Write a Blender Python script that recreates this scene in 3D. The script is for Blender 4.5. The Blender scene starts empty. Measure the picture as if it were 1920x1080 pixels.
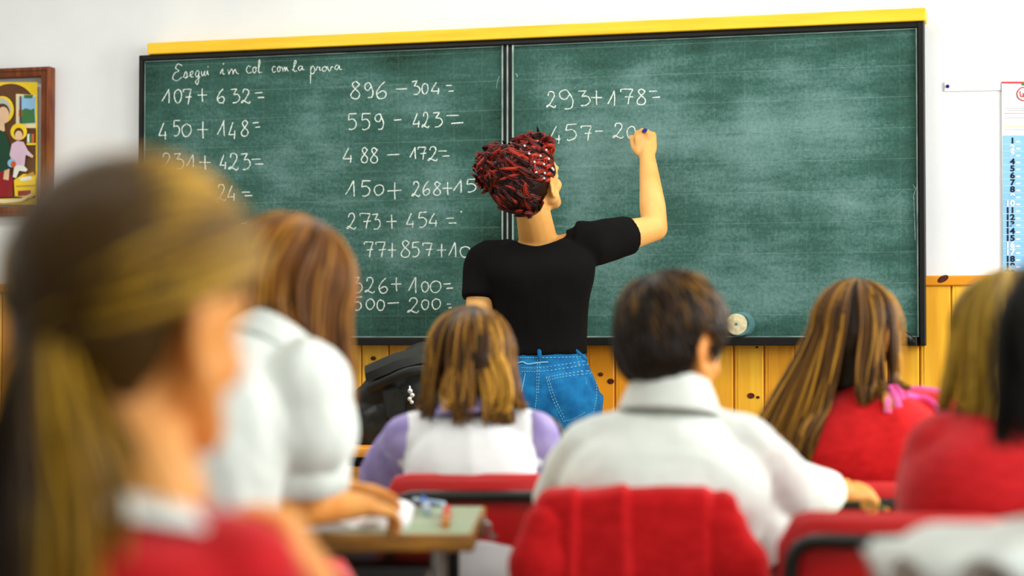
import bpy, bmesh, math, random
from mathutils import Vector, Matrix, noise, Quaternion
from mathutils.bvhtree import BVHTree

random.seed(7)
V = Vector
scene = bpy.context.scene
COL = scene.collection

# ------------------------------------------------------------------ camera, world, lights, exposure
FPX = 3500.0                       # focal length in pixels of a 1920 px wide frame
CAMZ = 1.0
PITCH = math.atan(100.0 / FPX)
cam_data = bpy.data.cameras.new('camera')
cam_data.sensor_width = 36.0
cam_data.lens = FPX * 36.0 / 1920.0
cam_data.clip_start = 0.05
cam_data.dof.use_dof = True
cam_data.dof.focus_distance = 5.75
cam_data.dof.aperture_fstop = 2.0
cam = bpy.data.objects.new('camera', cam_data)
cam.location = (0, 0, CAMZ)
cam.rotation_euler = (math.pi / 2 + PITCH, 0, 0)
COL.objects.link(cam)
scene.camera = cam

TH = math.atan(0.27)               # the blackboard wall is turned this much to the camera
YC = 6.2
WMAT = Matrix.Translation((0, YC, 0)) @ Matrix.Rotation(-TH, 4, 'Z')   # wall frame: x along the wall, y into it, z up

world = bpy.data.worlds.new('world')
scene.world = world
world.use_nodes = True
bg = world.node_tree.nodes['Background']
bg.inputs[0].default_value = (0.93, 0.97, 1.0, 1)
bg.inputs[1].default_value = 0.35

def area(name, loc, target, sx, sy, power, col):
    d = bpy.data.lights.new(name, 'AREA')
    d.shape = 'RECTANGLE'
    d.size, d.size_y, d.energy, d.color = sx, sy, power, col
    o = bpy.data.objects.new(name, d)
    o.location = loc
    o.rotation_euler = (V(target) - V(loc)).to_track_quat('-Z', 'Y').to_euler()
    COL.objects.link(o)

WALL_R = 3.2                       # right wall, in the wall frame
WIN = [(-2.15, -0.75), (-4.15, -2.75), (-6.15, -4.75)]   # window openings along the right wall (wall-frame y)
for (a, b), pw in zip(WIN, (118, 66, 42)):
    l = WMAT @ V((WALL_R + 0.35, (a + b) / 2, 1.85))
    t = WMAT @ V((WALL_R - 2.0, (a + b) / 2, 1.45))
    area('window_daylight', l, t, 1.5, 1.6, pw, (1.0, 0.99, 0.97))
for y, x, pw in ((-1.7, -0.7, 58), (-5.0, 0.0, 22)):
    l = WMAT @ V((x, y, 2.98))
    area('added_ceiling_fill', l, l - V((0, 0, 1)), 3.2, 0.5, pw, (1.0, 0.98, 0.94))  # added fill from above to brighten the front wall, no fixture modelled

scene.view_settings.view_transform = 'Standard'
scene.view_settings.look = 'None'
scene.view_settings.gamma = 1.0
scene.view_settings.exposure = 0.0
scene.view_settings.use_curve_mapping = False

# ------------------------------------------------------------------ placing helpers
CF = V((0, math.cos(PITCH), math.sin(PITCH)))
CU = V((0, -math.sin(PITCH), math.cos(PITCH)))
CP = V((0, 0, CAMZ))

def ray(px, py):
    return V((1, 0, 0)) * ((px - 960) / FPX) + CU * ((540 - py) / FPX) + CF

def P(px, py, y):                  # the point seen at a photograph position, at distance y in front of the camera
    d = ray(px, py)
    return CP + d * (y / d.y)

WINV = WMAT.inverted()

def Wp(px, py, w=0.0):             # wall-frame point (x, y, z) on the plane w in front of the board plane
    o, d = WINV @ CP, WINV.to_3x3() @ ray(px, py)
    t = (-w - o.y) / d.y
    return o + d * t

# ------------------------------------------------------------------ materials
def lin(c):
    r = []
    for x in c[:3]:
        x /= 255.0
        r.append(x / 12.92 if x <= 0.04045 else ((x + 0.055) / 1.055) ** 2.4)
    return (*r, 1.0)

MATS = {}

def mat(name, col, col2=None, rough=0.6, spec=0.3, scale=8.0, stretch=(1, 1, 1), lo=0.35, hi=0.65, bump=0.0, bscale=60.0, metal=0.0, sheen=0.0, sss=0.0, detail=4.0, attr=None, coat=0.0):
    m = bpy.data.materials.new(name)
    m.use_nodes = True
    nt = m.node_tree
    N, L = nt.nodes, nt.links
    b = N['Principled BSDF']
    b.inputs['Roughness'].default_value = rough
    b.inputs['Specular IOR Level'].default_value = spec
    b.inputs['Metallic'].default_value = metal
    b.inputs['Sheen Weight'].default_value = sheen
    b.inputs['Coat Weight'].default_value = coat
    if sss:
        b.inputs['Subsurface Weight'].default_value = sss
        b.inputs['Subsurface Radius'].default_value = (0.012, 0.005, 0.003)
        b.inputs['Subsurface Scale'].default_value = 1.0
    tc = N.new('ShaderNodeTexCoord')
    mp = N.new('ShaderNodeMapping')
    mp.inputs['Scale'].default_value = stretch
    L.new(tc.outputs['Object'], mp.inputs[0])
    if col2 is None:
        col2 = tuple(min(255, x * 0.9) for x in col)
    nz = N.new('ShaderNodeTexNoise')
    nz.inputs['Scale'].default_value = scale
    nz.inputs['Detail'].default_value = detail
    L.new(mp.outputs[0], nz.inputs['Vector'])
    rp = N.new('ShaderNodeValToRGB')
    rp.color_ramp.elements[0].position, rp.color_ramp.elements[1].position = lo, hi
    rp.color_ramp.elements[0].color, rp.color_ramp.elements[1].color = lin(col2), lin(col)
    if attr:
        at = N.new('ShaderNodeAttribute')
        at.attribute_name = attr
        mx = N.new('ShaderNodeMath')
        mx.operation = 'MULTIPLY_ADD'
        L.new(nz.outputs['Fac'], mx.inputs[0])
        mx.inputs[1].default_value = 0.5
        a2 = N.new('ShaderNodeMath')
        a2.operation = 'MULTIPLY'
        L.new(at.outputs['Fac'], a2.inputs[0])
        a2.inputs[1].default_value = 0.5
        L.new(a2.outputs[0], mx.inputs[2])
        L.new(mx.outputs[0], rp.inputs[0])
    else:
        L.new(nz.outputs['Fac'], rp.inputs[0])
    L.new(rp.outputs[0], b.inputs['Base Color'])
    if bump:
        n2 = N.new('ShaderNodeTexNoise')
        n2.inputs['Scale'].default_value = bscale
        n2.inputs['Detail'].default_value = 3
        L.new(mp.outputs[0], n2.inputs['Vector'])
        bp = N.new('ShaderNodeBump')
        bp.inputs['Strength'].default_value = bump
        bp.inputs['Distance'].default_value = 0.01
        L.new(n2.outputs['Fac'], bp.inputs['Height'])
        L.new(bp.outputs[0], b.inputs['Normal'])
    MATS[name] = m
    return m

def hairmat(name, dark, mid, light, rough=0.45, spec=0.22):
    m = mat(name, mid, mid, rough=rough, spec=spec)
    nt = m.node_tree
    N, L = nt.nodes, nt.links
    b = N['Principled BSDF']
    b.inputs['Sheen Weight'].default_value = 0.06
    b.inputs['Sheen Roughness'].default_value = 0.22
    b.inputs['Sheen Tint'].default_value = (1, 0.93, 0.8, 1)
    at = N.new('ShaderNodeAttribute')
    at.attribute_name = 'tone'
    rp = N.new('ShaderNodeValToRGB')
    e = rp.color_ramp.elements
    e[0].position, e[1].position = 0.12, 0.9
    e[0].color, e[1].color = lin(dark), lin(light)
    k = e.new(0.5)
    k.color = lin(mid)
    L.new(at.outputs['Fac'], rp.inputs[0])
    L.new(rp.outputs[0], b.inputs['Base Color'])
    return m

def boardmat(shift=0.0):
    m = bpy.data.materials.new('chalkboard slate')
    m.use_nodes = True
    N, L = m.node_tree.nodes, m.node_tree.links
    b = N['Principled BSDF']
    b.inputs['Roughness'].default_value = 0.75
    b.inputs['Specular IOR Level'].default_value = 0.12
    tc = N.new('ShaderNodeTexCoord')
    def mapping(s, rot=0.0):
        mp = N.new('ShaderNodeMapping')
        mp.inputs['Scale'].default_value = s
        mp.inputs['Rotation'].default_value = (0, rot, 0)
        L.new(tc.outputs['Object'], mp.inputs[0])
        return mp
    def nz(mp, sc, det=6, rough=0.6):
        n = N.new('ShaderNodeTexNoise')
        n.inputs['Scale'].default_value = sc
        n.inputs['Detail'].default_value = det
        n.inputs['Roughness'].default_value = rough
        L.new(mp.outputs[0], n.inputs['Vector'])
        return n
    big = nz(mapping((1, 1, 1.5)), 2.6, 5)
    wipe = nz(mapping((1.2, 1, 9), 0.15), 3.0, 6, 0.7)
    fine = nz(mapping((1, 1, 1)), 90, 3, 0.8)
    def math_(op, a, bb):
        x = N.new('ShaderNodeMath')
        x.operation = op
        for i, v in enumerate((a, bb)):
            if hasattr(v, 'outputs'):
                L.new(v.outputs[0] if v.type != 'TEX_NOISE' else v.outputs['Fac'], x.inputs[i])
            else:
                x.inputs[i].default_value = v
        return x
    s = math_('ADD', math_('MULTIPLY', big, 0.62), math_('MULTIPLY', wipe, 0.3))
    s = math_('ADD', s, math_('MULTIPLY', fine, 0.34))
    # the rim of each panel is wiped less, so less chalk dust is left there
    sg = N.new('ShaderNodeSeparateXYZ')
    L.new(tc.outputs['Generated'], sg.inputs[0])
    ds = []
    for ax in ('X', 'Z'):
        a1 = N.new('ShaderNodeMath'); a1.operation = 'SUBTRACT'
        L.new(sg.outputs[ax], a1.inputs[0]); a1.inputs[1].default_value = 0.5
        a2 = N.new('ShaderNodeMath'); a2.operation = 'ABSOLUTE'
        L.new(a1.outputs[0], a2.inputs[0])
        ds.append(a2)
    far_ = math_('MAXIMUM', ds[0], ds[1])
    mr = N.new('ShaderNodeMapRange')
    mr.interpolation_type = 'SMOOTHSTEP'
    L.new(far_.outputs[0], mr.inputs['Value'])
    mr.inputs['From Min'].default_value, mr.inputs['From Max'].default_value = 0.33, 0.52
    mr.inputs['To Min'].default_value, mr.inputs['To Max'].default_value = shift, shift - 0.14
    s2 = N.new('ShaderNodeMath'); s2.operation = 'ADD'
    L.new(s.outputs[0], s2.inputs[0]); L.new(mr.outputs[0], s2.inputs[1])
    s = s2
    rp = N.new('ShaderNodeValToRGB')
    e = rp.color_ramp.elements
    e[0].position, e[1].position = 0.40, 0.86
    e[0].color, e[1].color = lin((30, 54, 43)), lin((120, 156, 152))
    k = e.new(0.6)
    k.color = lin((58, 96, 87))
    L.new(s.outputs[0], rp.inputs[0])
    # faint ruled squares
    sx = N.new('ShaderNodeSeparateXYZ')
    L.new(tc.outputs['Object'], sx.inputs[0])
    def line(out, step):
        a = N.new('ShaderNodeMath'); a.operation = 'DIVIDE'
        L.new(out, a.inputs[0]); a.inputs[1].default_value = step
        f = N.new('ShaderNodeMath'); f.operation = 'FRACT'
        L.new(a.outputs[0], f.inputs[0])
        c = N.new('ShaderNodeMath'); c.operation = 'LESS_THAN'
        L.new(f.outputs[0], c.inputs[0]); c.inputs[1].default_value = 0.03
        return c
    lz, lx = line(sx.outputs['Z'], 0.098), line(sx.outputs['X'], 0.098)
    mxl = math_('MAXIMUM', lz, math_('MULTIPLY', lx, 0.45))
    amt = math_('MULTIPLY', mxl, math_('MULTIPLY', wipe, 0.2))
    mix = N.new('ShaderNodeMix')
    mix.data_type = 'RGBA'
    L.new(amt.outputs[0], mix.inputs['Factor'])
    L.new(rp.outputs[0], mix.inputs[6])
    mix.inputs[7].default_value = lin((170, 195, 185))
    L.new(mix.outputs[2], b.inputs['Base Color'])
    return m

m_wall = mat('white plaster', (240, 243, 243), (233, 237, 238), rough=0.85, spec=0.1, scale=3, bump=0.06, bscale=180)
m_ceiling = mat('ceiling paint', (240, 240, 236), rough=0.9, spec=0.1)
m_floor = mat('floor terrazzo', (150, 140, 125), (110, 100, 88), rough=0.4, scale=60)
m_pine = mat('varnished pine', (255, 202, 58), (226, 146, 24), rough=0.42, spec=0.35, scale=5, stretch=(9, 9, 0.7), lo=0.3, hi=0.75, attr='tone', coat=0.1)
m_knot_shade = mat('pine knot and painted shadow', (98, 40, 8), (60, 22, 4), rough=0.5, scale=60)
m_yellow = mat('yellow varnished wood', (248, 206, 54), (240, 190, 40), rough=0.45, scale=6, stretch=(0.6, 8, 8))
m_black = mat('black painted frame', (18, 16, 14), (12, 12, 10), rough=0.45)
m_alu = mat('worn aluminium edge', (176, 196, 188), (110, 140, 130), rough=0.45, metal=0.3, scale=12)
m_board = boardmat(0.0)
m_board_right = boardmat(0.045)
m_chalk = mat('white chalk', (232, 240, 232), (150, 178, 168), rough=0.95, spec=0.05, scale=160, lo=0.32, hi=0.5)
m_chalkfaint = mat('faint chalk', (170, 196, 190), (110, 146, 138), rough=0.95, spec=0.05, scale=120)
m_red = mat('red chair laminate', (212, 34, 34), (200, 26, 28), rough=0.32, spec=0.5, scale=4)
m_rededge = mat('plywood chair edge', (214, 96, 30), (190, 70, 20), rough=0.5)
m_tube = mat('black enamelled tube', (20, 22, 14), (14, 14, 10), rough=0.28, spec=0.6)
m_chrome = mat('brushed steel', (190, 196, 190), (150, 156, 150), rough=0.3, metal=0.9)
m_steel = mat('dark steel', (52, 46, 38), (34, 30, 26), rough=0.4, metal=0.5)
m_desk = mat('pale green laminate', (176, 196, 160), (158, 182, 146), rough=0.3, spec=0.5, scale=12)
m_deskwood = mat('worn desk wood edge', (172, 120, 44), (112, 76, 36), rough=0.5, scale=7, stretch=(1.5, 9, 9))
m_paper = mat('white paper', (244, 245, 246), (238, 240, 242), rough=0.8)
m_skin = mat('fair skin', (240, 186, 112), (228, 166, 88), rough=0.5, spec=0.3, scale=10, sss=0.12)
m_skin2 = mat('child skin', (234, 166, 88), (222, 144, 66), rough=0.5, spec=0.3, scale=10, sss=0.12)
m_eye = mat('eye white', (235, 235, 230), rough=0.2)
m_iris = mat('brown iris', (60, 36, 20), rough=0.2)
m_lips = mat('lips', (200, 100, 84), rough=0.5)
m_tee = mat('black cotton', (15, 14, 14), (10, 10, 10), rough=0.9, spec=0.1, bump=0.1, bscale=300)
m_denim = mat('blue denim', (22, 112, 166), (12, 84, 136), rough=0.8, spec=0.15, scale=26, bump=0.2, bscale=420)
m_stitch = mat('pale seam thread', (140, 196, 214), (110, 170, 196), rough=0.9)
m_white = mat('white cotton', (236, 243, 237), (226, 235, 228), rough=0.85, spec=0.15, scale=6, bump=0.12, bscale=90)
m_smock = mat('white smock cotton', (244, 245, 247), (236, 238, 242), rough=0.85, spec=0.15, scale=6, bump=0.1, bscale=90)
m_lav = mat('lavender knit', (176, 164, 214), (152, 138, 196), rough=0.9, spec=0.1, scale=30, bump=0.2, bscale=240)
m_redknit = mat('red knit', (214, 32, 38), (192, 22, 28), rough=0.9, spec=0.1, scale=30, stretch=(1, 1, 3), bump=0.25, bscale=260, sheen=0.2)
m_redcloth = mat('red fleece', (210, 28, 32), (190, 20, 24), rough=0.92, spec=0.08, scale=40, stretch=(1, 1, 2), bump=0.2, bscale=200, sheen=0.15)
m_pink = mat('pink trim', (246, 120, 190), (236, 84, 164), rough=0.8)
m_navy = mat('dark trousers', (40, 42, 58), (28, 30, 44), rough=0.9)
m_shoe = mat('dark shoe', (40, 34, 30), rough=0.5)
m_bag = mat('black bag nylon', (26, 30, 24), (12, 14, 12), rough=0.5, spec=0.35, scale=7, bump=0.3, bscale=18)
m_bagblue = mat('dark teal pouch', (22, 70, 74), (16, 40, 40), rough=0.6)
m_bluepl = mat('blue plastic', (28, 34, 170), (20, 24, 120), rough=0.3)
m_bluepen = mat('bright blue plastic', (50, 120, 200), rough=0.3)
m_palepen = mat('pale blue plastic', (190, 214, 232), rough=0.3)
m_redpl = mat('red plastic', (226, 54, 44), rough=0.3)
m_orange = mat('orange wood', (216, 130, 50), rough=0.5)
m_green = mat('green elastic', (52, 150, 60), (40, 120, 48), rough=0.8)
m_greenpen = mat('green pencil paint', (40, 110, 74), rough=0.4)
m_felt = mat('cream felt', (226, 218, 180), (196, 184, 140), rough=0.95, scale=60)
m_feltb = mat('blue grey felt', (98, 142, 142), (70, 112, 112), rough=0.95, scale=30)
m_ink = mat('black print', (20, 28, 46), rough=0.7)
m_calblue = mat('light blue print', (146, 200, 238), (134, 192, 234), rough=0.7)
m_calline = mat('pale blue rule', (206, 232, 250), rough=0.7)
m_redprint = mat('red print', (224, 72, 78), rough=0.7)
m_greyprint = mat('grey print', (206, 204, 212), rough=0.7)
m_pinkprint = mat('pink print', (226, 170, 186), rough=0.7)
m_yelprint = mat('yellow print', (236, 226, 170), rough=0.7)
m_framewood = mat('picture frame wood', (132, 66, 22), (92, 42, 12), rough=0.4, scale=9, stretch=(6, 6, 1))
m_framewood2 = mat('picture frame groove', (74, 32, 10), rough=0.5)
m_pearl = mat('white bead', (246, 236, 226), rough=0.15, spec=0.7)
m_silver = mat('silver charm', (224, 224, 224), (180, 180, 180), rough=0.2, metal=0.7)
h_brown = hairmat('brown blond hair', (36, 20, 3), (112, 70, 12), (226, 170, 66))
h_dark = hairmat('dark brown hair', (16, 9, 2), (56, 34, 6), (150, 106, 34), spec=0.3)
h_long = hairmat('light brown hair', (30, 16, 2), (104, 66, 8), (214, 156, 46))
h_blond = hairmat('blond hair', (90, 66, 8), (166, 130, 32), (214, 178, 74))
h_front = hairmat('dark blond hair', (44, 27, 3), (146, 106, 10), (222, 176, 46))
h_chest = hairmat('chestnut hair', (34, 17, 3), (124, 74, 12), (222, 156, 60))
h_red = hairmat('maroon dyed hair', (24, 3, 2), (100, 12, 4), (176, 44, 18), rough=0.36, spec=0.35)
h_black = hairmat('black brown hair', (5, 4, 2), (12, 10, 5), (34, 28, 12))

# ------------------------------------------------------------------ object helpers
def tag(o, label=None, cat=None, group=None, kind=None):
    if label: o['label'] = label
    if cat: o['category'] = cat
    if group: o['group'] = group
    if kind: o['kind'] = kind
    return o

def empty(name, loc, label, cat, group=None, rot=0.0):
    o = bpy.data.objects.new(name, None)
    o.empty_display_size = 0.1
    o.location = loc
    o.rotation_euler = (0, 0, rot)
    COL.objects.link(o)
    return tag(o, label, cat, group)

def link(name, me, mats, parent=None, origin=None, smooth=True):
    """one mesh object; vertices are given in world (or parent-frame) space, origin is subtracted"""
    if origin is not None:
        me.transform(Matrix.Translation(-V(origin)))
    if not isinstance(mats, (list, tuple)):
        mats = [mats]
    for m in mats:
        me.materials.append(m)
    if smooth:
        for p in me.polygons:
            p.use_smooth = True
    o = bpy.data.objects.new(name, me)
    COL.objects.link(o)
    if parent is not None:
        o.parent = parent
    elif origin is not None:
        o.location = origin
    return o

def bm_mesh(bm, name):
    bmesh.ops.recalc_face_normals(bm, faces=bm.faces)
    me = bpy.data.meshes.new(name)
    bm.to_mesh(me)
    bm.free()
    return me

def autosmooth(o, deg=35):
    me = o.data
    bm = bmesh.new()
    bm.from_mesh(me)
    for e in bm.edges:
        if len(e.link_faces) == 2 and e.calc_face_angle(0) > math.radians(deg):
            e.smooth = False
    bm.to_mesh(me)
    bm.free()
    return o

def box(bm, lo, hi, bev=0.0, mi=0, seg=2, M=None):
    lo, hi = V(lo), V(hi)
    r = bmesh.ops.create_cube(bm, size=1.0, matrix=Matrix.Translation((lo + hi) / 2) @ Matrix.Diagonal((*(hi - lo), 1)))
    vs = r['verts']
    fs = {f for v in vs for f in v.link_faces}
    for f in fs: f.material_index = mi
    if bev:
        es = {e for v in vs for e in v.link_edges}
        rr = bmesh.ops.bevel(bm, geom=list(es), offset=bev, segments=seg, affect='EDGES', profile=0.5)
        vs = list({v for f in rr['faces'] for v in f.verts} | {v for v in vs if v.is_valid})
        for f in rr['faces']: f.material_index = mi
    if M is not None:
        bmesh.ops.transform(bm, matrix=M, verts=list({v for v in vs if v.is_valid}))

def frame_of(d, hint=V((0, 0, 1))):
    d = d.normalized()
    if abs(d.dot(hint)) > 0.97:
        hint = V((0, 1, 0)) if abs(d.y) < 0.9 else V((1, 0, 0))
    a = d.cross(hint).normalized()
    return a, a.cross(d).normalized()

def skin_rings(bm, rings, mi=0, caps=True):
    vr = [[bm.verts.new(p) for p in r] for r in rings]
    n = len(vr[0])
    for a, b in zip(vr, vr[1:]):
        for i in range(n):
            f = bm.faces.new((a[i], a[(i + 1) % n], b[(i + 1) % n], b[i]))
            f.material_index = mi
    if caps:
        for r in (vr[0], vr[-1]):
            f = bm.faces.new(r)
            f.material_index = mi
    return vr

def tube(bm, pts, rad, n=10, mi=0, flat=1.0, hint=V((0, 0, 1)), caps=True):
    """a round (or flattened) tube through points; rad is a number or one per point"""
    pts = [V(p) for p in pts]
    if not isinstance(rad, (list, tuple)): rad = [rad] * len(pts)
    rings, prev = [], None
    for i, p in enumerate(pts):
        d = (pts[min(i + 1, len(pts) - 1)] - pts[max(i - 1, 0)])
        if d.length < 1e-9: d = V((0, 0, 1))
        d.normalize()
        if prev is None:
            a, b = frame_of(d, hint)
        else:
            a = prev - d * prev.dot(d)
            a = a.normalized() if a.length > 1e-6 else frame_of(d, hint)[0]
            b = a.cross(d).normalized()
        prev = a
        rings.append([p + (a * math.cos(2 * math.pi * k / n) + b * math.sin(2 * math.pi * k / n) * flat) * rad[i] for k in range(n)])
    skin_rings(bm, rings, mi, caps)

def rounded(pts, r, seg=5):
    """polyline with its corners rounded"""
    pts = [V(p) for p in pts]
    out = [pts[0]]
    for a, b, c in zip(pts, pts[1:], pts[2:]):
        u, w = (a - b), (c - b)
        k = min(r, u.length * 0.45, w.length * 0.45)
        s, e = b + u.normalized() * k, b + w.normalized() * k
        for i in range(seg + 1):
            t = i / seg
            out.append(s * (1 - t) ** 2 + b * 2 * t * (1 - t) + e * t * t)
    out.append(pts[-1])
    return out

def catmull(pts, k=6):
    pts = [V(p) for p in pts]
    if len(pts) < 3:
        return pts
    q = [pts[0] * 2 - pts[1]] + pts + [pts[-1] * 2 - pts[-2]]
    out = []
    for i in range(1, len(q) - 2):
        p0, p1, p2, p3 = q[i - 1:i + 3]
        for j in range(k):
            t = j / k
            out.append(0.5 * ((2 * p1) + (p2 - p0) * t + (2 * p0 - 5 * p1 + 4 * p2 - p3) * t * t + (3 * p1 - p0 - 3 * p2 + p3) * t ** 3))
    out.append(pts[-1])
    return out

def simple(name, fn, mats, parent=None, origin=None, smooth=True, sharp=35):
    bm = bmesh.new()
    fn(bm)
    o = link(name, bm_mesh(bm, name), mats, parent, origin, smooth)
    return autosmooth(o, sharp) if smooth else o

# ------------------------------------------------------------------ soft bodies grown from overlapping volumes
class Blob:
    def __init__(s):
        s.bm = bmesh.new()
    def cap(s, p0, p1, r0, r1=None, n=16):
        r1 = r0 if r1 is None else r1
        p0, p1 = V(p0), V(p1)
        d = p1 - p0
        L = d.length
        d = d / L if L > 1e-6 else V((0, 0, 1))
        a, b = frame_of(d)
        st = []
        for k in range(1, 5):
            t = math.pi / 2 * k / 5
            st.append((p0 - d * r0 * math.cos(t), r0 * math.sin(t)))
        for k in range(0, 4):
            st.append((p0.lerp(p1, k / 3), r0 + (r1 - r0) * k / 3))
        for k in range(4, 0, -1):
            t = math.pi / 2 * k / 5
            st.append((p1 + d * r1 * math.cos(t), r1 * math.sin(t)))
        skin_rings(s.bm, [[c + (a * math.cos(2 * math.pi * i / n) + b * math.sin(2 * math.pi * i / n)) * r for i in range(n)] for c, r in st])
    def chain(s, pts, rads):
        for i in range(len(pts) - 1):
            s.cap(pts[i], pts[i + 1], rads[i], rads[i + 1])
    def ell(s, c, r, R=None):
        M = Matrix.Translation(V(c)) @ (R.to_4x4() if R is not None else Matrix.Identity(4)) @ Matrix.Diagonal((*r, 1))
        bmesh.ops.create_uvsphere(s.bm, u_segments=20, v_segments=14, radius=1.0, matrix=M)
    def loft(s, st, k=4, p=2.3, n=32):
        """st: list of (centre, lateral axis, front axis, half width, half depth)"""
        cs = catmull([x[0] for x in st], k)
        prm = catmull([V((x[3], x[4], 0)) for x in st], k)
        rings = []
        for i, c in enumerate(cs):
            f = i / k
            j = min(int(f), len(st) - 2)
            t = f - j
            ax = st[j][1].lerp(st[j + 1][1], t).normalized()
            ay = st[j][2].lerp(st[j + 1][2], t).normalized()
            ring = []
            for q in range(n):
                an = 2 * math.pi * q / n
                cx, sy = math.cos(an), math.sin(an)
                ring.append(c + ax * prm[i].x * math.copysign(abs(cx) ** (2 / p), cx) + ay * prm[i].y * math.copysign(abs(sy) ** (2 / p), sy))
            rings.append(ring)
        skin_rings(s.bm, rings)
    def tube(s, pts, rads, n=18, flat=1.0, hint=V((0, 0, 1))):
        tube(s.bm, pts, rads, n, 0, flat, hint)
    def mesh(s, voxel, smooth=6, fac=0.5, disp=None):
        me = bm_mesh(s.bm, 'soft')
        o = bpy.data.objects.new('soft', me)
        COL.objects.link(o)
        r = o.modifiers.new('r', 'REMESH')
        r.mode = 'VOXEL'
        r.voxel_size = voxel
        if smooth:
            sm = o.modifiers.new('s', 'SMOOTH')
            sm.factor, sm.iterations = fac, smooth
        dg = bpy.context.evaluated_depsgraph_get()
        out = bpy.data.meshes.new_from_object(o.evaluated_get(dg))
        bpy.data.objects.remove(o)
        bpy.data.meshes.remove(me)
        if disp:
            nn = [v.normal.copy() for v in out.vertices]
            for v, nrm in zip(out.vertices, nn):
                v.co += nrm * disp(v.co, nrm)
        return out
    def build(s, name, m, parent, origin, voxel=0.006, smooth=6, disp=None, fac=0.5):
        me = s.mesh(voxel, smooth, fac, disp)
        me.name = name
        return link(name, me, m, parent, origin)

def ridge(x):                       # fold-like noise, sharp valleys
    return 1 - 2 * abs(x)

def folds(amp, sc, stretch=(1, 1, 1), seed=0.0, up=0.0):
    st = V(stretch)
    def f(co, n):
        p = V((co.x * st.x, co.y * st.y, co.z * st.z)) * sc + V((seed, seed * 1.7, -seed))
        a = noise.noise(p)
        b = noise.noise(p * 2.3 + V((5, 1, 9)))
        return amp * (ridge(a) * 0.7 + b * 0.5)
    return f

def bvh(*objs):
    vs, fs, base = [], [], 0
    for o in objs:
        mw = o.parent.matrix_basis.copy() if o.parent else o.matrix_basis
        vs += [mw @ v.co for v in o.data.vertices]
        fs += [[i + base for i in p.vertices] for p in o.data.polygons]
        base = len(vs)
    return BVHTree.FromPolygons(vs, fs)

# ------------------------------------------------------------------ hair
def strands(name, paths, m, parent, origin, sides=4):
    """paths: (points, root radius, tone). All locks of one head of hair are one mesh."""
    vs, fs, tone = [], [], []
    for pts, r, tn in paths:
        n = len(pts)
        if n < 3: continue
        base = len(vs)
        prev = None
        for i, p in enumerate(pts):
            d = pts[min(i + 1, n - 1)] - pts[max(i - 1, 0)]
            d = d.normalized() if d.length > 1e-9 else V((0, 0, -1))
            if prev is None:
                a, b = frame_of(d, V((0.3, 0.5, 0.8)).normalized())
            else:
                a = prev - d * prev.dot(d)
                a = a.normalized() if a.length > 1e-6 else frame_of(d)[0]
                b = a.cross(d)
            prev = a
            t = i / (n - 1)
            rr = r * (0.55 + 0.45 * min(1, t * 4)) * (1 - max(0, (t - 0.55) / 0.45) ** 1.6 * 0.85)
            for k in range(sides):
                an = 2 * math.pi * (k + 0.5) / sides
                vs.append(p + (a * math.cos(an) + b * math.sin(an)) * rr)
                tone.append(max(0, min(1, tn + 0.08 * math.sin(t * 7 + tn * 40))))
        for i in range(n - 1):
            for k in range(sides):
                a0, a1 = base + i * sides + k, base + i * sides + (k + 1) % sides
                fs.append((a0, a1, a1 + sides, a0 + sides))
        fs.append(tuple(base + k for k in range(sides))[::-1])
        fs.append(tuple(base + (n - 1) * sides + k for k in range(sides)))
    me = bpy.data.meshes.new(name)
    me.from_pydata([tuple(v - V(origin)) for v in vs], [], fs)
    at = me.attributes.new('tone', 'FLOAT', 'POINT')
    at.data.foreach_set('value', tone)
    me.update()
    return link(name, me, m, parent)

def add_cap(o, mesh_blob, tone=0.18):
    mesh_blob.transform(Matrix.Translation(-(o.parent.location)))
    """the dense hair underneath the locks joins the same mesh"""
    bm = bmesh.new()
    bm.from_mesh(o.data)
    lay = bm.verts.layers.float['tone']
    bm.verts.ensure_lookup_table()
    n0 = len(bm.verts)
    bm.from_mesh(mesh_blob)
    bm.verts.ensure_lookup_table()
    for v in bm.verts[n0:]:
        v[lay] = tone
    bm.to_mesh(o.data)
    bm.free()
    for p in o.data.polygons: p.use_smooth = True

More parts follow.
